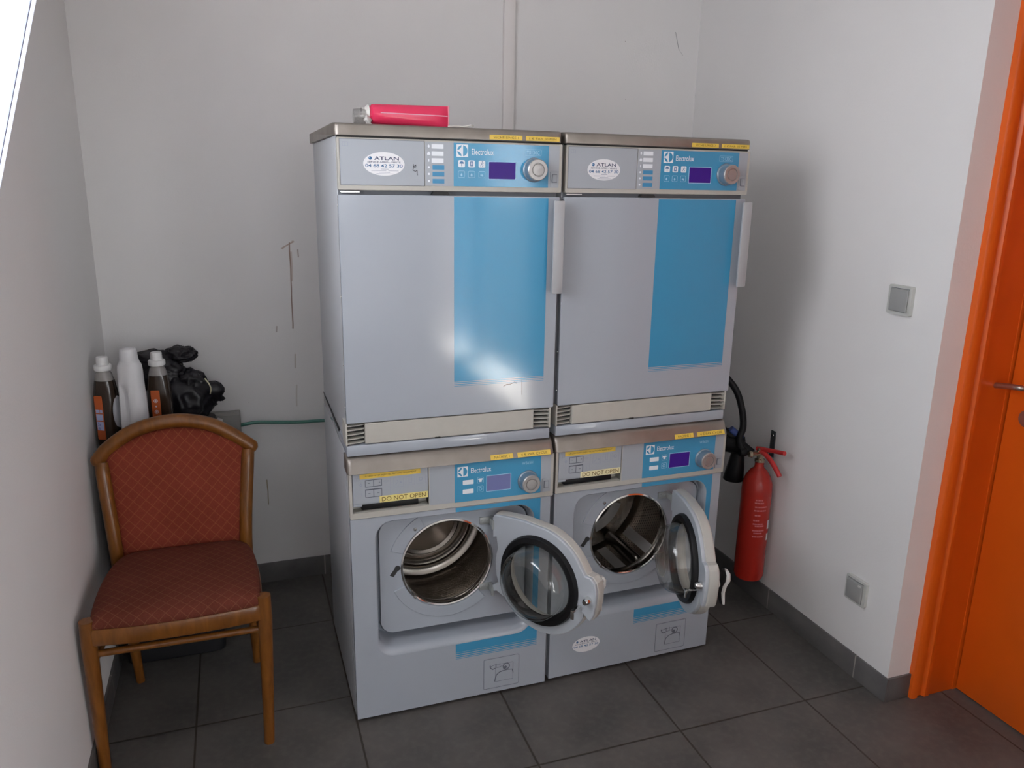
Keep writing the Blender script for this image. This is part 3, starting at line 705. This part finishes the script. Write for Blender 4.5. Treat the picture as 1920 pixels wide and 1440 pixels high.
    # tapes on the sloping nose of the lid
    tape('MACHINE %d' % num, .402, .7915, .470, .8060, -.0162, r, M_tape, math.radians(-23.2), pad=.16, padz=.24)
    tape('4 € PAR CYCLE', .484, .7915, .5865, .8060, -.0162, r, M_tape, math.radians(-23.2), pad=.10, padz=.24)
    # drain hatch
    h = link('drain_hatch', plate([rrect(.393, .028, .506, .130, .004, 3)], -.0015, .001, .0006), M_white, r)
    link('hatch_joint', frame(.391, .026, .508, .132, .0011, -.0003, .001, .005), M_gprint, h)
    y = -.0015
    link('hatch_drawing', join(stroke([(.412, .108), (.414, .099), (.420, .094), (.428, .096)], .003, y - .0003, y), frame(.429, .048, .488, .109, .0009, y - .0003, y),
        stroke([(.432, .112), (.432, .098), (.444, .098), (.444, .112)], .0012, y - .0003, y), plate([circle(.465, .097, .012, 24), circle(.465, .097, .009, 20)], y - .0003, y), plate([circle(.462, .094, .005, 16)], y - .0003, y),
        stroke([(.429, .060), (.433, .072), (.443, .080), (.456, .083), (.470, .084), (.485, .082), (.488, .070)], .0026, y - .0003, y), stroke([(.429, .060), (.427, .050)], .002, y - .0003, y), stroke([(.444, .098), (.456, .104)], .001, y - .0003, y), stroke([(.41, .104), (.432, .110)], .0012, y - .0003, y)), M_gprint, h)
    if num == 2: sticker(.131, .112, .049, .027, 0, r, True)
    # door: built in its own plane (s = along the door from the hinge, n = out of its inner face)
    hx, hy = .415, .0
    sx, sz, Rg = .175, cz, .135
    D = Matrix.Translation((hx, hy, 0)) @ Matrix.Rotation(-alpha, 4, 'Z')
    # local frame: x = s, y = depth (negative = inner face side towards the viewer)
    def P(me): me.transform(D); return me
    ring = []
    for k in range(0, 73):
        a = math.radians(k * 5); R = .162
        ring.append((sx + R * math.cos(a), sz + R * math.sin(a)))
    out = []
    # outline: hinge flags at s = 0..03, round body, latch flag to s = .366
    R = .163
    def C(a): return (sx + R * math.cos(math.radians(a)), sz + R * math.sin(math.radians(a)))
    out += [(.000, .606), (.006, .616), (.05, .622), (.11, .628)] + [C(a) for a in range(92, 27, -5)]
    out += [(.328, .529), (.346, .528), (.360, .515), (.366, .490), (.365, .455), (.358, .415), (.350, .400), (.340, .404), (.326, .416)]
    out += [C(a) for a in range(-22, -148, -6)]
    out += [(.018, .372), (.002, .366), (.001, .385), (.018, .398)] + [C(a) for a in (-158, -166, -174, 178, 170, 162)] + [(.014, .548), (.001, .542)]
    dm = link('door', P(plate([out, circle(sx, sz, Rg - .017, 64)], 0.0, .012, .003)), mat('door_plastic', (.45, .48, .52), .36), r)
    link('outer_shell', P(plate([[(sx + (x - sx) * 1.012, sz + (z - sz) * 1.012) for x, z in out], circle(sx, sz, Rg - .013, 64)], .010, .042, .006)), mat('door_shell_cream', (.47, .455, .42), .4), dm)
    link('door_gasket', P(lathe([(Rg - .030, .002), (Rg - .026, -.010), (Rg - .018, -.016), (Rg - .004, -.014), (Rg, -.006), (Rg, .002)], (sx, 0, sz), 'Y', 72)), M_rubber, dm)
    bowl = [(.112, .004), (.110, -.012), (.106, -.030), (.101, -.050), (.095, -.062), (.086, -.070), (.072, -.073), (.055, -.071), (.03, -.066), (.0001, -.064)]
    inn = [(q[0] - .005 if q[0] > .06 else q[0], q[1] + (.0045 if q[0] < .1 else .001)) for q in bowl][::-1]
    link('glass_bowl', P(lathe(bowl + inn + [(.112, .004)], (sx, 0, sz), 'Y', 72)), M_glass, dm)
    link('outer_glass', P(lathe([(.121, .030), (.121, .034), (.0001, .036)], (sx, 0, sz), 'Y', 64)), M_glass, dm)
    link('bowl_clamp_ring', P(lathe([(.113, .002), (.116, -.004), (.112, -.008), (.108, -.002), (.113, .002)], (sx, 0, sz), 'Y', 64)), M_chrome, dm)
    link('latch_pin', P(lathe([(.0, -.020), (.007, -.020), (.0095, -.016), (.0115, -.005), (.0115, 0)], (.343, 0, .463), 'Y', 20)), M_chrome, dm)
    lh = bmesh.new(); add_box(lh, .312, .322, -.040, .002, .434, .438, .0008); add_box(lh, .312, .322, -.040, -.036, .412, .438, .0008)
    link('latch_hook', P(bm_mesh(lh)), M_chrome, dm)
    hl = bmesh.new()
    add_tube(hl, [(.320, .030, .455), (.320, .062, .455)], .011, 16)
    ro = [(.335, .070, .505, .010), (.334, .073, .495, .018), (.330, .074, .475, .021), (.322, .070, .455, .019), (.326, .066, .435, .016), (.335, .066, .415, .013), (.338, .068, .402, .009)]
    add_loft(hl, [[(a + c_ * math.cos(t), b + .5 * c_ * math.sin(t), z) for t in [2 * PI * k / 14 for k in range(14)]] for a, b, z, c_ in ro], cap0=True, cap1=True)
    link('door_handle', P(bm_mesh(hl, 60)), mat('handle_white', (.66, .65, .62), .35), dm)
    link('handle_inner_side', P(loft([[(a - .002 + .86 * c_ * math.cos(t), b - .006 + .42 * c_ * math.sin(t), z) for t in [2 * PI * k / 14 for k in range(14)]] for a, b, z, c_ in ro], cap0=True, cap1=True)), M_rubber, dm)
    for hz in (.584, .366):
        hg = bmesh.new(); add_box(hg, .385, .424, .0305, .037, hz - .011, hz + .011, .001)
        add_lathe(hg, [(0, .0285), (.004, .0285), (.0045, .031)], (.393, 0, hz), 'Y', 12); add_lathe(hg, [(0, .0285), (.004, .0285), (.0045, .031)], (.409, 0, hz), 'Y', 12)
        add_box(hg, .414, .424, .0, .038, hz - .010, hz + .010, .001)
        add_tube(hg, [(.417, -.001, hz - .014), (.417, -.001, hz + .014)], .005, 10)
        link('door_hinge', bm_mesh(hg), mat('hinge_zinc', (.42, .44, .43), .4, metal=.5), r)
    return r

washer((0, 0, 0), 0, 1, math.radians(58), 'left washing machine with its round glass door swung half open towards the camera')
washer((.6127, .0079, 0), .0212, 2, math.radians(106), 'right washing machine with door open edge-on and oval sticker low on its front')
dryer((0, 0), 0, 1, 'left tumble dryer with the pink tube lying on its steel lid')
dryer((.6127, .0079), .0212, 2, 'right tumble dryer nearest the light switch wall, with bare steel lid')
# ---------------------------------------------------------------- chair
def chair():
    cx, cy = -.46, .2
    r = empty('chair', (cx, cy, 0), 0, 'varnished wooden chair with red diamond-patterned seat and back, standing in the left corner', 'chair')
    T = Matrix.Translation((-cx, -cy, 0))
    def L(name, me, m, p=r): me.transform(T); return link(name, me, m, p)
    L('leg', tube([(-.250, .000, 0), (-.244, -.002, .2), (-.239, -.006, .40), (-.239, -.006, .468)], .017, 14, rad=[.0145, .017, .0195, .0185]), M_wood)
    L('leg', tube([(-.674, .018, 0), (-.672, .012, .2), (-.669, -.004, .40), (-.669, -.004, .468)], .017, 14, rad=[.0145, .017, .0195, .0185]), M_wood)
    def rear(s):
        b = [(-.270, .415, 0), (-.273, .395, .20), (-.278, .372, .42), (-.272, .380, .55), (-.257, .402, .70), (-.253, .416, .745)] if s > 0 else \
            [(-.625, .415, 0), (-.632, .395, .20), (-.640, .372, .42), (-.647, .380, .55), (-.658, .402, .70), (-.660, .416, .742)]
        return tube(spline(b, 6), .016, 14, rad=[.013 + .007 * min(1, i / 12) for i in range(31)])
    L('leg', rear(1), M_wood); L('leg', rear(-1), M_wood)
    arc = spline([(-.681, .418, .736), (-.640, .421, .785), (-.560, .424, .835), (-.458, .425, .853), (-.360, .424, .835), (-.280, .421, .785), (-.228, .418, .742)], 8)
    L('top_rail', tube(arc, .021, 16, rad=[(.010, .0185)[min(i, 1)] if i < 2 else ((.0185, .010)[i - len(arc) + 2] if i >= len(arc) - 2 else .021) for i in range(len(arc))]), M_wood)
    # back cushion between the uprights
    def backpts(z):
        t = (z - .42) / (.76 - .42); xl = -.628 - .030 * t; xr = -.290 + .036 * t; y = .372 + .05 * max(0, t) ** 1.3
        return xl, xr, y
    outline = []
    for z, dx in ((.425, .05), (.428, .025), (.440, .006), (.46, 0), (.52, 0), (.6, 0), (.68, 0), (.735, 0)):
        xl, xr, y = backpts(z); outline.append((z, xl + dx, xr - dx, y))
    bm = bmesh.new(); N = 18; front = []; backr = []
    top = lambda x: .838 - (abs(x + .458) / .21) ** 2 * .085
    rows = []
    for j in range(15):
        row = []
        for i in range(N + 1):
            u = i / N
            if j < 8: z, xl, xr, y = outline[j]; x = xl + (xr - xl) * u
            else:
                z, xl, xr, y = outline[7]; x = xl + (xr - xl) * u; zt = max(top(x), z + .002); z = z + (zt - z) * (j - 7) / 7; y = backpts(z)[2]
            e = min(u, 1 - u) * N; puff = .020 * min(1, e / 2.2) ** .5 * min(1, (j + .0) / 2.0) ** .5 * (min(1, (14 - j) / 2) ** .5 if j > 11 else 1)
            row.append((x, y, z, puff))
        rows.append(row)
    F = [[bm.verts.new((x, y - .004 - p, z)) for x, y, z, p in row] for row in rows]
    B = [[bm.verts.new((x, y + .012 + p * .3, z)) for x, y, z, p in row] for row in rows]
    for j in range(14):
        for i in range(N):
            bm.faces.new((F[j][i], F[j][i + 1], F[j + 1][i + 1], F[j + 1][i])); bm.faces.new((B[j][i + 1], B[j][i], B[j + 1][i], B[j + 1][i + 1]))
        bm.faces.new((F[j][0], F[j + 1][0], B[j + 1][0], B[j][0])); bm.faces.new((F[j][N], B[j][N], B[j + 1][N], F[j + 1][N]))
    for i in range(N):
        bm.faces.new((F[0][i + 1], F[0][i], B[0][i], B[0][i + 1])); bm.faces.new((F[14][i], F[14][i + 1], B[14][i + 1], B[14][i]))
    L('backrest', bm_mesh(bm, 70), M_fab)
    # seat cushion on its wooden frame
    so = [(-.655, -.018), (-.56, -.030), (-.455, -.034), (-.35, -.030), (-.254, -.018), (-.246, .02), (-.245, .12), (-.250, .22), (-.262, .30), (-.285, .345), (-.33, .358), (-.455, .362), (-.58, .358), (-.622, .345), (-.645, .30), (-.660, .22), (-.667, .12), (-.665, .02)]
    so = [(p.x, p.y) for p in spline([(a, b, 0) for a, b in so + so[:1]], 4)][:-1]
    ccx, ccy = -.455, .165
    def ring(k, z): return [(ccx + (a - ccx) * k, ccy + (b - ccy) * k, z) for a, b in so]
    L('seat', loft([ring(.985, .444), ring(1, .450), ring(.995, .462), ring(.975, .472), ring(.93, .480), ring(.8, .487), ring(.55, .492), ring(.25, .494)], cap0=True, cap1=True), M_fab2)
    L('seat_frame', loft([ring(.955, .398), ring(1.0, .400), ring(1.012, .403), ring(1.015, .440), ring(1.0, .446), ring(.95, .446)], cap0=True, cap1=True), M_wood)
    L('stretcher', tube([(-.669, .004, .366), (-.455, .002, .366), (-.242, -.002, .366)], .0095, 12), M_wood)
    L('stretcher', tube([(-.671, .006, .33), (-.634, .392, .33)], .0095, 12), M_wood)
    L('stretcher', tube([(-.246, .0, .33), (-.276, .392, .33)], .0095, 12), M_wood)
chair()

# ---------------------------------------------------------------- black box behind the chair and what stands on it
bt = .735
bxr = empty('storage_box', (-.52, .70, 0), 0, 'black plastic storage box on the floor behind the chair, carrying bottles', 'box')
M_bp = mat('black_plastic', (.012, .012, .014), .45)
bb = bmesh.new(); add_loft(bb, [[(a * s, b * s, z) for a, b in rrect(-.165, -.205, .165, .195, .03, 4)] for s, z in ((.90, 0), (.92, .004), (.99, .70))], cap0=True, cap1=True)
link('body', bm_mesh(bb), M_bp, bxr)
bb = bmesh.new(); add_loft(bb, [[(a * s, b * s, z) for a, b in rrect(-.170, -.21, .170, .20, .03, 4)] for s, z in ((1.0, .700), (1.0, .722), (.97, bt), (.92, bt))], cap0=True, cap1=True)
link('box_cover', bm_mesh(bb), M_bp, bxr)

def sq(a, hx_, hy_, e=3.2):
    c, s = math.cos(a), math.sin(a); return (math.copysign(abs(c) ** (2 / e), c) * hx_, math.copysign(abs(s) ** (2 / e), s) * hy_)
def bottle_loops(prof, n=28): return [[(sq(2 * PI * k / n, hx_, hy_, e)[0] + ox, sq(2 * PI * k / n, hx_, hy_, e)[1], z) for k in range(n)] for z, hx_, hy_, e, ox in prof]
M_brown = mat('dark_brown_liquid', (.035, .022, .014), .14, spec=.6)
M_ppl = mat('white_cap_plastic', (.74, .73, .72), .35)
def detergent(x, y, rz, label, right):
    r = empty('detergent_bottle', (x, y, bt), rz, label, 'bottle', 'brown detergent bottles'); H = .285
    body = [(0, .030, .024, 3, 0), (.004, .035, .028, 3.5, 0), (.06, .036, .029, 3.5, 0), (.12, .035, .028, 3.5, 0), (.17, .034, .027, 3.2, 0), (.205, .030, .025, 2.6, 0), (.215, .028, .024, 2.4, 0)]
    b = link('bottle_body', loft(bottle_loops(body), cap0=True, cap1=True), M_brown, r)
    link('bottle_neck', loft(bottle_loops([(.2152, .0278, .0238, 2.3, 0), (.225, .026, .023, 2, 0), (.236, .023, .022, 2, 0), (.242, .019, .019, 2, 0), (.250, .018, .018, 2, 0)]), cap0=True, cap1=True), mat('clear_neck', (.30, .28, .27), .2), r)
    link('bottle_cap', lathe([(0, .246), (.024, .246), (.0255, .249), (.0255, .260), (.024, .263), (.018, .264), (.017, .285), (.0155, .288), (0, .288)], (0, 0, 0), 'Z', 32), M_ppl, r)
    yy = -.0296
    s = link('side_label', plate([rrect(-.020, .030, .006, .170, .003, 3)], yy - .0012, yy + .001), mat('orange_label', (.50, .10, .02), .45), r)
    if right:
        link('label_symbols', join(*[plate([circle(-.007, z, .0062, 20), circle(-.007, z, .0045, 16)], yy - .0016, yy - .0012) for z in (.136, .100)], *[plate([circle(-.007, z, .0028, 12)], yy - .0016, yy - .0012) for z in (.136, .118, .100)]), mat('label_pale', (.66, .60, .66), .5), s)
    else:
        link('label_symbols', join(bars([(-.018, .060, .004, .088), (-.018, .092, .004, .112)], yy - .0016, yy - .0012), bars([(-.018, .116, -.006, .126), (-.004, .116, .004, .126)], yy - .0016, yy - .0012)), mat('label_blue', (.42, .47, .70), .5), s)
        link('label_print', join(text('3x', -.016, .074, -.006, .086, yy - .0016), text('1', -.012, .062, -.010, .070, yy - .0016)), mat('label_navy', (.06, .06, .35), .5), s)
    # oval front label wrapping the right side
    bm = bmesh.new(); G = []
    ax, s0 = (1, 0)
    for i in range(9):
        row = []
        for j in range(13):
            u = -1 + 2 * i / 8; v = -1 + 2 * j / 12
            w_ = math.sqrt(max(0, 1 - v * v)); yv = .027 * u * w_ * .92; z = .115 + .052 * v
            xx = math.sqrt(max(0, 1 - abs(yv / .0285) ** 3.3)) ; row.append(bm.verts.new(((.0362 * (1 - .06 * (1 - xx)) + .0004) * (-1 if right else 1), yv - (.006 if right else 0), z)))
        G.append(row)
    for i in range(8):
        for j in range(12): bm.faces.new((G[i][j], G[i + 1][j], G[i + 1][j + 1], G[i][j + 1]))
    bmesh.ops.remove_doubles(bm, verts=bm.verts, dist=1e-5)
    link('front_label', bm_mesh(bm, 80), mat('label_white', (.60, .60, .63), .5), r)
    return r
detergent(-.657, .600, math.radians(-28), 'dark detergent bottle with white cap squeezed between left wall and white bottle', False)
detergent(-.507, .630, math.radians(-8), 'dark detergent bottle with white cap between the white bottle and the black bag', True)
r = empty('softener_bottle', (-.577, .558, bt), math.radians(-20), 'tall plain white bottle with moulded grip between two dark detergent bottles', 'bottle')
wp = mat('white_bottle_plastic', (.70, .69, .70), .3)
P_ = [(0, .034, .027, 3, 0), (.005, .040, .031, 3, 0), (.05, .041, .032, 3, 0), (.10, .040, .031, 2.8, 0), (.15, .039, .030, 2.6, 0), (.19, .037, .030, 2.4, 0), (.225, .036, .0295, 2.2, 0), (.25, .0355, .029, 2.1, 0), (.268, .033, .028, 2, 0), (.275, .0285, .026, 2, 0), (.283, .0265, .025, 2, 0)]
loops = []
for q in spline([(z, a, b) for z, a, b, e, o in P_], 3):
    z, a, b = q; L = []
    for k in range(40):
        t = 2 * PI * k / 40; x, y = sq(t, a, b, 2.5)
        # grip dent on the front left
        f = math.exp(-((x + .014) / .012) ** 4) * math.exp(-((z - .135) / .066) ** 4) * (1 if y < 0 else .0)
        L.append((x, y + .020 * f, z))
    loops.append(L)
link('bottle_body', loft(loops, cap0=True, cap1=True), wp, r)
link('bottle_cap', lathe([(0, .279), (.026, .279), (.027, .282), (.0255, .300), (.024, .314), (.0225, .3175), (.018, .3185), (.017, .316), (0, .316)], (0, 0, 0), 'Z', 36), wp, r)
link('label_print', join(*[plate([circle(.004 + dx, .040 + dz, .007, 16), circle(.004 + dx, .040 + dz, .005, 14)], -.0325, -.031) for dx, dz in ((0, 0), (.006, -.012))]), mat('grey_blue_print', (.25, .28, .42), .5), r)

# crumpled black bag
def blob(name, c, rad, seed, amp, parent, m):
    bm = bmesh.new(); bmesh.ops.create_icosphere(bm, subdivisions=5, radius=1)
    from mathutils import noise as N_
    for v in bm.verts:
        d = v.co.normalized()
        n = N_.ridged_multi_fractal(d * 1.7 + Vector((seed, 0, 0)), 1.0, 2.1, 3, 1.0, 2.0) - 1.2
        k = 1 + amp * n; v.co = Vector((d.x * rad[0] * k, d.y * rad[1] * k, d.z * rad[2] * k)) + Vector(c)
        v.co.z = max(v.co.z, .0005)
    return link(name, bm_mesh(bm, 80), m, parent)
M_bag = mat('black_bag_film', (.008, .007, .010), .38, spec=.4, bump=(45, .3))
bag = empty('plastic_bag', (-.47, .80, bt), 0, 'crumpled black plastic bag on the box behind the bottles', 'bag')
def bagmesh():
    from mathutils import noise as N_
    bm = bmesh.new()
    def one(c, rad, seed, amp):
        r_ = bmesh.ops.create_icosphere(bm, subdivisions=5, radius=1)
        for v in r_['verts']:
            d = v.co.normalized(); n = N_.ridged_multi_fractal(d * 1.6 + Vector((seed, 0, 0)), 1.0, 2.1, 3, 1.0, 2.0) - 1.2
            k = 1 + amp * n; v.co = Vector((d.x * rad[0] * k, d.y * rad[1] * k, d.z * rad[2] * k)) + Vector(c); v.co.z = max(v.co.z, .0005)
    one((-.125, .03, .12), (.055, .05, .11), 5.5, .14); one((.0, .0, .075), (.125, .085, .10), 1.3, .16); one((-.045, .02, .17), (.085, .06, .065), 4.1, .18); one((.045, .0, .14), (.055, .05, .05), 7.7, .2)
    one((.02, .03, .235), (.055, .04, .032), 9.2, .22); one((-.07, .02, .225), (.07, .035, .035), 2.7, .2)
    return bm_mesh(bm, 80)
link('bag_body', bagmesh(), M_bag, bag)
kn = bmesh.new()
rings = []
for i, (x, z, a, b) in enumerate(((.06, .15, .045, .05), (.09, .140, .034, .04), (.105, .135, .022, .026), (.125, .128, .030, .036), (.142, .122, .026, .034), (.150, .118, .014, .02))):
    rings.append([(x + .006 * math.sin(3 * t), -.01 + a * math.cos(t) * .8, z - .02 + b * math.sin(t) + .004 * math.sin(5 * t + i)) for t in [2 * PI * k / 20 for k in range(20)]])
add_loft(kn, rings, cap0=True, cap1=True)
link('bag_knot', bm_mesh(kn, 60), M_bag, bag)
link('bag_tie', tube(spline([(.095, -.035, .16), (.106, -.045, .145), (.112, -.044, .125), (.108, -.038, .105)], 4), .0022, 8), mat('yellow_white_tie', (.62, .58, .40), .5), bag)

# grey junction box and green hose on the back wall
j = empty('junction_box', (-.315, YB, .64), 0, 'grey plastic box on back wall where the green hose starts', 'junction box')
gp = mat('grey_plastic_box', (.30, .29, .27), .5)
link('box_body', box(-.065, .045, -.052, -.001, 0, .082, .005, 3), gp, j)
link('box_cover', box(-.062, .042, -.058, -.052, .004, .078, .002), gp, j)
hose = spline([(-.272, .915, .672), (-.255, .912, .676), (-.21, .91, .680), (-.14, .91, .674), (-.06, .91, .668), (.03, .905, .668), (.10, .88, .67), (.15, .80, .668)], 8)
hs = tag(link('water_hose', tube(hose, .0065, 12), mat('green_hose', (.06, .20, .16), .35)), 'thin green hose running along back wall from grey box to the machines', 'hose')
# white rag end at the box
# (a small pale scrap beside the bag)
sc = bmesh.new(); G = []
for i in range(10):
    G.append([sc.verts.new((-.395 + i * .0075, .70 + jx * .02, bt + .003 + .007 * math.sin(i * 1.1 + jx) ** 2 + .003 * jx)) for jx in range(4)])
for i in range(9):
    for k in range(3): sc.faces.new((G[i][k], G[i + 1][k], G[i + 1][k + 1], G[i][k + 1]))
me = bm_mesh(sc, 80); tag(link('cloth', me, mat('white_cloth', (.6, .6, .58), .8)), 'scrap of white cloth on the black box beside the bag', 'cloth')
o = bpy.data.objects['cloth']; md = o.modifiers.new('s', 'SOLIDIFY'); md.thickness = .0015

# ---------------------------------------------------------------- pink tube and clip on the left dryer
LT = 1.697
t = empty('squeeze_tube', (.116, .05, LT), 0, 'bright pink squeeze tube lying on the left dryer, clear cap to the left', 'tube')
loops = []
for k in range(15):
    u = k / 14; x = -.018 + .198 * u
    rz_ = .0245 + .0025 * u; ry = .026 * (1 - u) ** .55 + .0012
    if k == 0: rz_, ry = .0235, .0235
    L = []
    for a in range(32):
        th = 2 * PI * a / 32; L.append((x, -ry * math.cos(th), .0265 + (rz_ * math.sin(th))))
    loops.append(L)
loops.insert(0, [(-.021, q[1] * .8, .0285 + (q[2] - .0285) * .84) for q in loops[0]])
loops.insert(0, [(-.026, q[1] * .75, .0285 + (q[2] - .0285) * .8) for q in loops[1]])
link('tube_body', loft(loops, cap0=True, cap1=True), mat('pink_plastic', (.75, .035, .11), .22, spec=.6), t)
link('tube_stripe', loft([[(x, -.0262 * (1 - (x + .018) / .198) ** .55 - .0017, z) for x in [.0 + .178 * k / 20 for k in range(21)]] for z in (.0275, .0300)], close=False), mat('stripe_pale_pink', (.75, .35, .45), .3), t)
link('tube_crimp', box(.179, .183, -.0016, .0016, .0, .0545, .0005), mat('crimp_pink', (.75, .25, .32), .4), t)
link('tube_shoulder', lathe([(.020, -.026), (.019, -.030), (.013, -.036), (.013, -.044)], (0, 0, .0285), 'X', 24), mat('shoulder_white', (.66, .63, .60), .4), t)
link('tube_cap', lathe([(.0145, -.034), (.0185, -.035), (.0190, -.045), (.0175, -.058), (.0165, -.064), (0, -.064)], (0, -.002, .020), 'X', 28), M_clearpl, t)
link('cap_film', (lambda b: (add_tube(b, [(-.040, -.012, .010), (-.034, -.018, .016), (-.026, -.014, .008), (-.022, -.016, .014)], .007, 8, rad=[.003, .0085, .0095, .003]), bm_mesh(b, 60))[1])(bmesh.new()), mat('milky_film', (.62, .60, .58), .25), t)
tag(link('cord_loop', tube(spline([(.290, .03, LT + .003), (.315, .022, LT + .004), (.330, .018, LT + .0035), (.345, .012, LT + .007), (.352, .014, LT + .0065), (.354, .02, LT + .0045), (.346, .026, LT + .003), (.330, .026, LT + .003), (.316, .024, LT + .003)], 6), .0016, 8), mat('white_cord', (.66, .63, .58), .5)), 'thin loop of white cord beside the pink tube on the left dryer', 'cord')

# ---------------------------------------------------------------- fire extinguisher
ex, ey = XR - .070, .222
e = empty('fire_extinguisher', (ex, ey, .118), 0, 'red fire extinguisher with black horn hanging on the right wall beside the machines', 'fire extinguisher'); e['base_z'] = .118
M_red = mat('red_enamel', (.42, .020, .011), .25, spec=.5)
link('cylinder', lathe([(0, .118), (.035, .118), (.050, .126), (.055, .14), (.055, .48), (.053, .505), (.045, .53), (.030, .553), (.019, .563), (.0165, .572), (.0165, .585)], (0, 0, 0), 'Z', 48), M_red, e)
# printed instructions on the cylinder, following its curve
def wrap(rects, rr, m, name, par):
    bm = bmesh.new()
    for a0, a1, z0, z1 in rects:
        n = max(2, int(abs(a1 - a0) / 5)); lo = [bm.verts.new((rr * math.cos(math.radians(a0 + (a1 - a0) * k / n)), rr * math.sin(math.radians(a0 + (a1 - a0) * k / n)), z0)) for k in range(n + 1)]
        hi = [bm.verts.new((v.co.x, v.co.y, z1)) for v in lo]
        for k in range(n): bm.faces.new((lo[k], lo[k + 1], hi[k + 1], hi[k]))
    me = bm_mesh(bm, 80); link(name, me, m, par)
lines = []
for z, a, b in ((.452, -128, -100), (.441, -130, -95), (.425, -128, -82), (.411, -130, -84), (.392, -126, -104), (.372, -130, -108), (.358, -130, -90), (.350, -122, -86), (.332, -130, -84), (.322, -124, -92), (.308, -128, -86)):
    q = a
    while q < b: w2 = random.uniform(3, 10); lines.append((q, min(q + w2, b), z, z + .005)); q += w2 + 1.2
wrap(lines, .0553, mat('pink_print', (.62, .16, .17), .5), 'instruction_print', e)
wrap([(-66, -50, .335, .370), (-66, -52, .290, .318)], .0553, mat('paper_label', (.6, .56, .56), .5), 'inspection_label', e)
link('valve', join(lathe([(.0165, .585), (.0185, .587), (.0185, .596), (.012, .600), (.012, .622), (.014, .625), (.014, .64), (0, .642)], (0, 0, 0), 'Z', 24), lathe([(0, -.05), (.010, -.05), (.012, -.04), (.009, -.035), (.009, 0)], (0, 0, .618), 'X', 20)), mat('brass_chrome', (.55, .45, .33), .25, metal=.9), e)
lev = mat('red_lever', (.55, .03, .03), .35)
link('carry_handle', tube(spline([(-.01, .01, .635), (.005, -.03, .640), (.01, -.07, .647), (.012, -.115, .655)], 5), .008, 10, flat=1.0), lev, e)
link('trigger_lever', tube(spline([(-.005, .0, .628), (.000, -.03, .622), (.006, -.065, .600), (.010, -.105, .565)], 5), .009, 10, flat=1.0), lev, e)
link('safety_pin', tube([(-.016, -.006, .631), (.018, -.004, .631)], .0018, 8), M_chrome, e)
link('discharge_horn', loft([[(x + r_ * math.cos(t), y + r_ * math.sin(t), z) for t in [2 * PI * k / 28 for k in range(28)]] for x, y, z, r_ in
     ((-.030, .075, .660, .010), (-.034, .078, .645, .018), (-.036, .08, .625, .021), (-.037, .082, .600, .024), (-.040, .086, .54, .032), (-.042, .09, .49, .038), (-.042, .09, .487, .036))], cap0=True, cap1=True), M_rubber, e)
link('horn_cone', tube([(-.018, .02, .616), (-.035, .05, .622), (-.050, .09, .628), (-.062, .13, .636)], .02, 20, rad=[.012, .022, .036, .048]), M_rubber, e)
link('horn_collar', lathe([(0, -.07), (.013, -.07), (.016, -.06), (.016, -.045), (.011, -.042)], (0, .03, .618), 'X', 20), M_rubber, e)
link('hose', tube(spline([(-.045, .03, .618), (-.060, .045, .640), (-.052, .062, .665), (-.035, .07, .70), (-.035, .085, .76), (-.05, .11, .83), (-.09, .14, .885), (-.14, .15, .90), (-.17, .14, .86), (-.15, .12, .76), (-.09, .095, .68), (-.034, .078, .652)], 8), .0125, 12), M_rubber, e)
link('blue_collar', tube([(-.075, .09, .690), (-.035, .075, .655)], .014, 12), mat('blue_plastic', (.03, .06, .22), .4), e)
b = empty('extinguisher_bracket', (XR, .246, .60), 0, 'small dark metal wall bracket behind the fire extinguisher handle', 'bracket'); b['base_z'] = .60
link('bracket_plate', box(-.004, 0, -.013, .013, .590, .690, .001), mat('dark_bracket', (.09, .10, .11), .4, metal=.5), b)
link('bracket_arm', box(-.058, -.004, -.005, .0, .606, .612, .001), mat('dark_bracket', (.1, .1, .1)), b)
link('bracket_screw', lathe([(0, -.007), (.004, -.007), (.005, -.004)], (0, 0, .673), 'X', 12), M_chrome, b)

# ---------------------------------------------------------------- switch and socket on the right wall
def wallbox(name, y, z, label, cat, socket):
    r = empty(name, (XR, y, z), 0, label, cat)
    fr_ = yz_plate([rrect(-.043, -.043, .043, .043, .006, 4)], -.012, 0)
    link('frame', fr_, mat('frame_light_grey', (.56, .56, .53), .4), r)
    link('cover' if socket else 'rocker', box(-.017 if not socket else -.020, -.012, -.033, .033, -.033, .033, .003, 3), mat('grey_rocker', (.34, .34, .33), .45), r)
    link('edge_lip', join(box(-.0125, -.0118, -.0345, .0345, .0335, .0350), ), M_gprint, r)
    return r
wallbox('light_switch', -.253, 1.249, 'grey square light switch on right wall at hand height', 'light switch', False)
s_ = wallbox('wall_socket', -.243, .300, 'grey covered wall socket low on right wall above the skirting', 'socket', True)
link('flap_hinge', box(-.023, -.018, -.030, -.018, .024, .030, .001), mat('frame_light_grey', (.5, .5, .5)), s_)
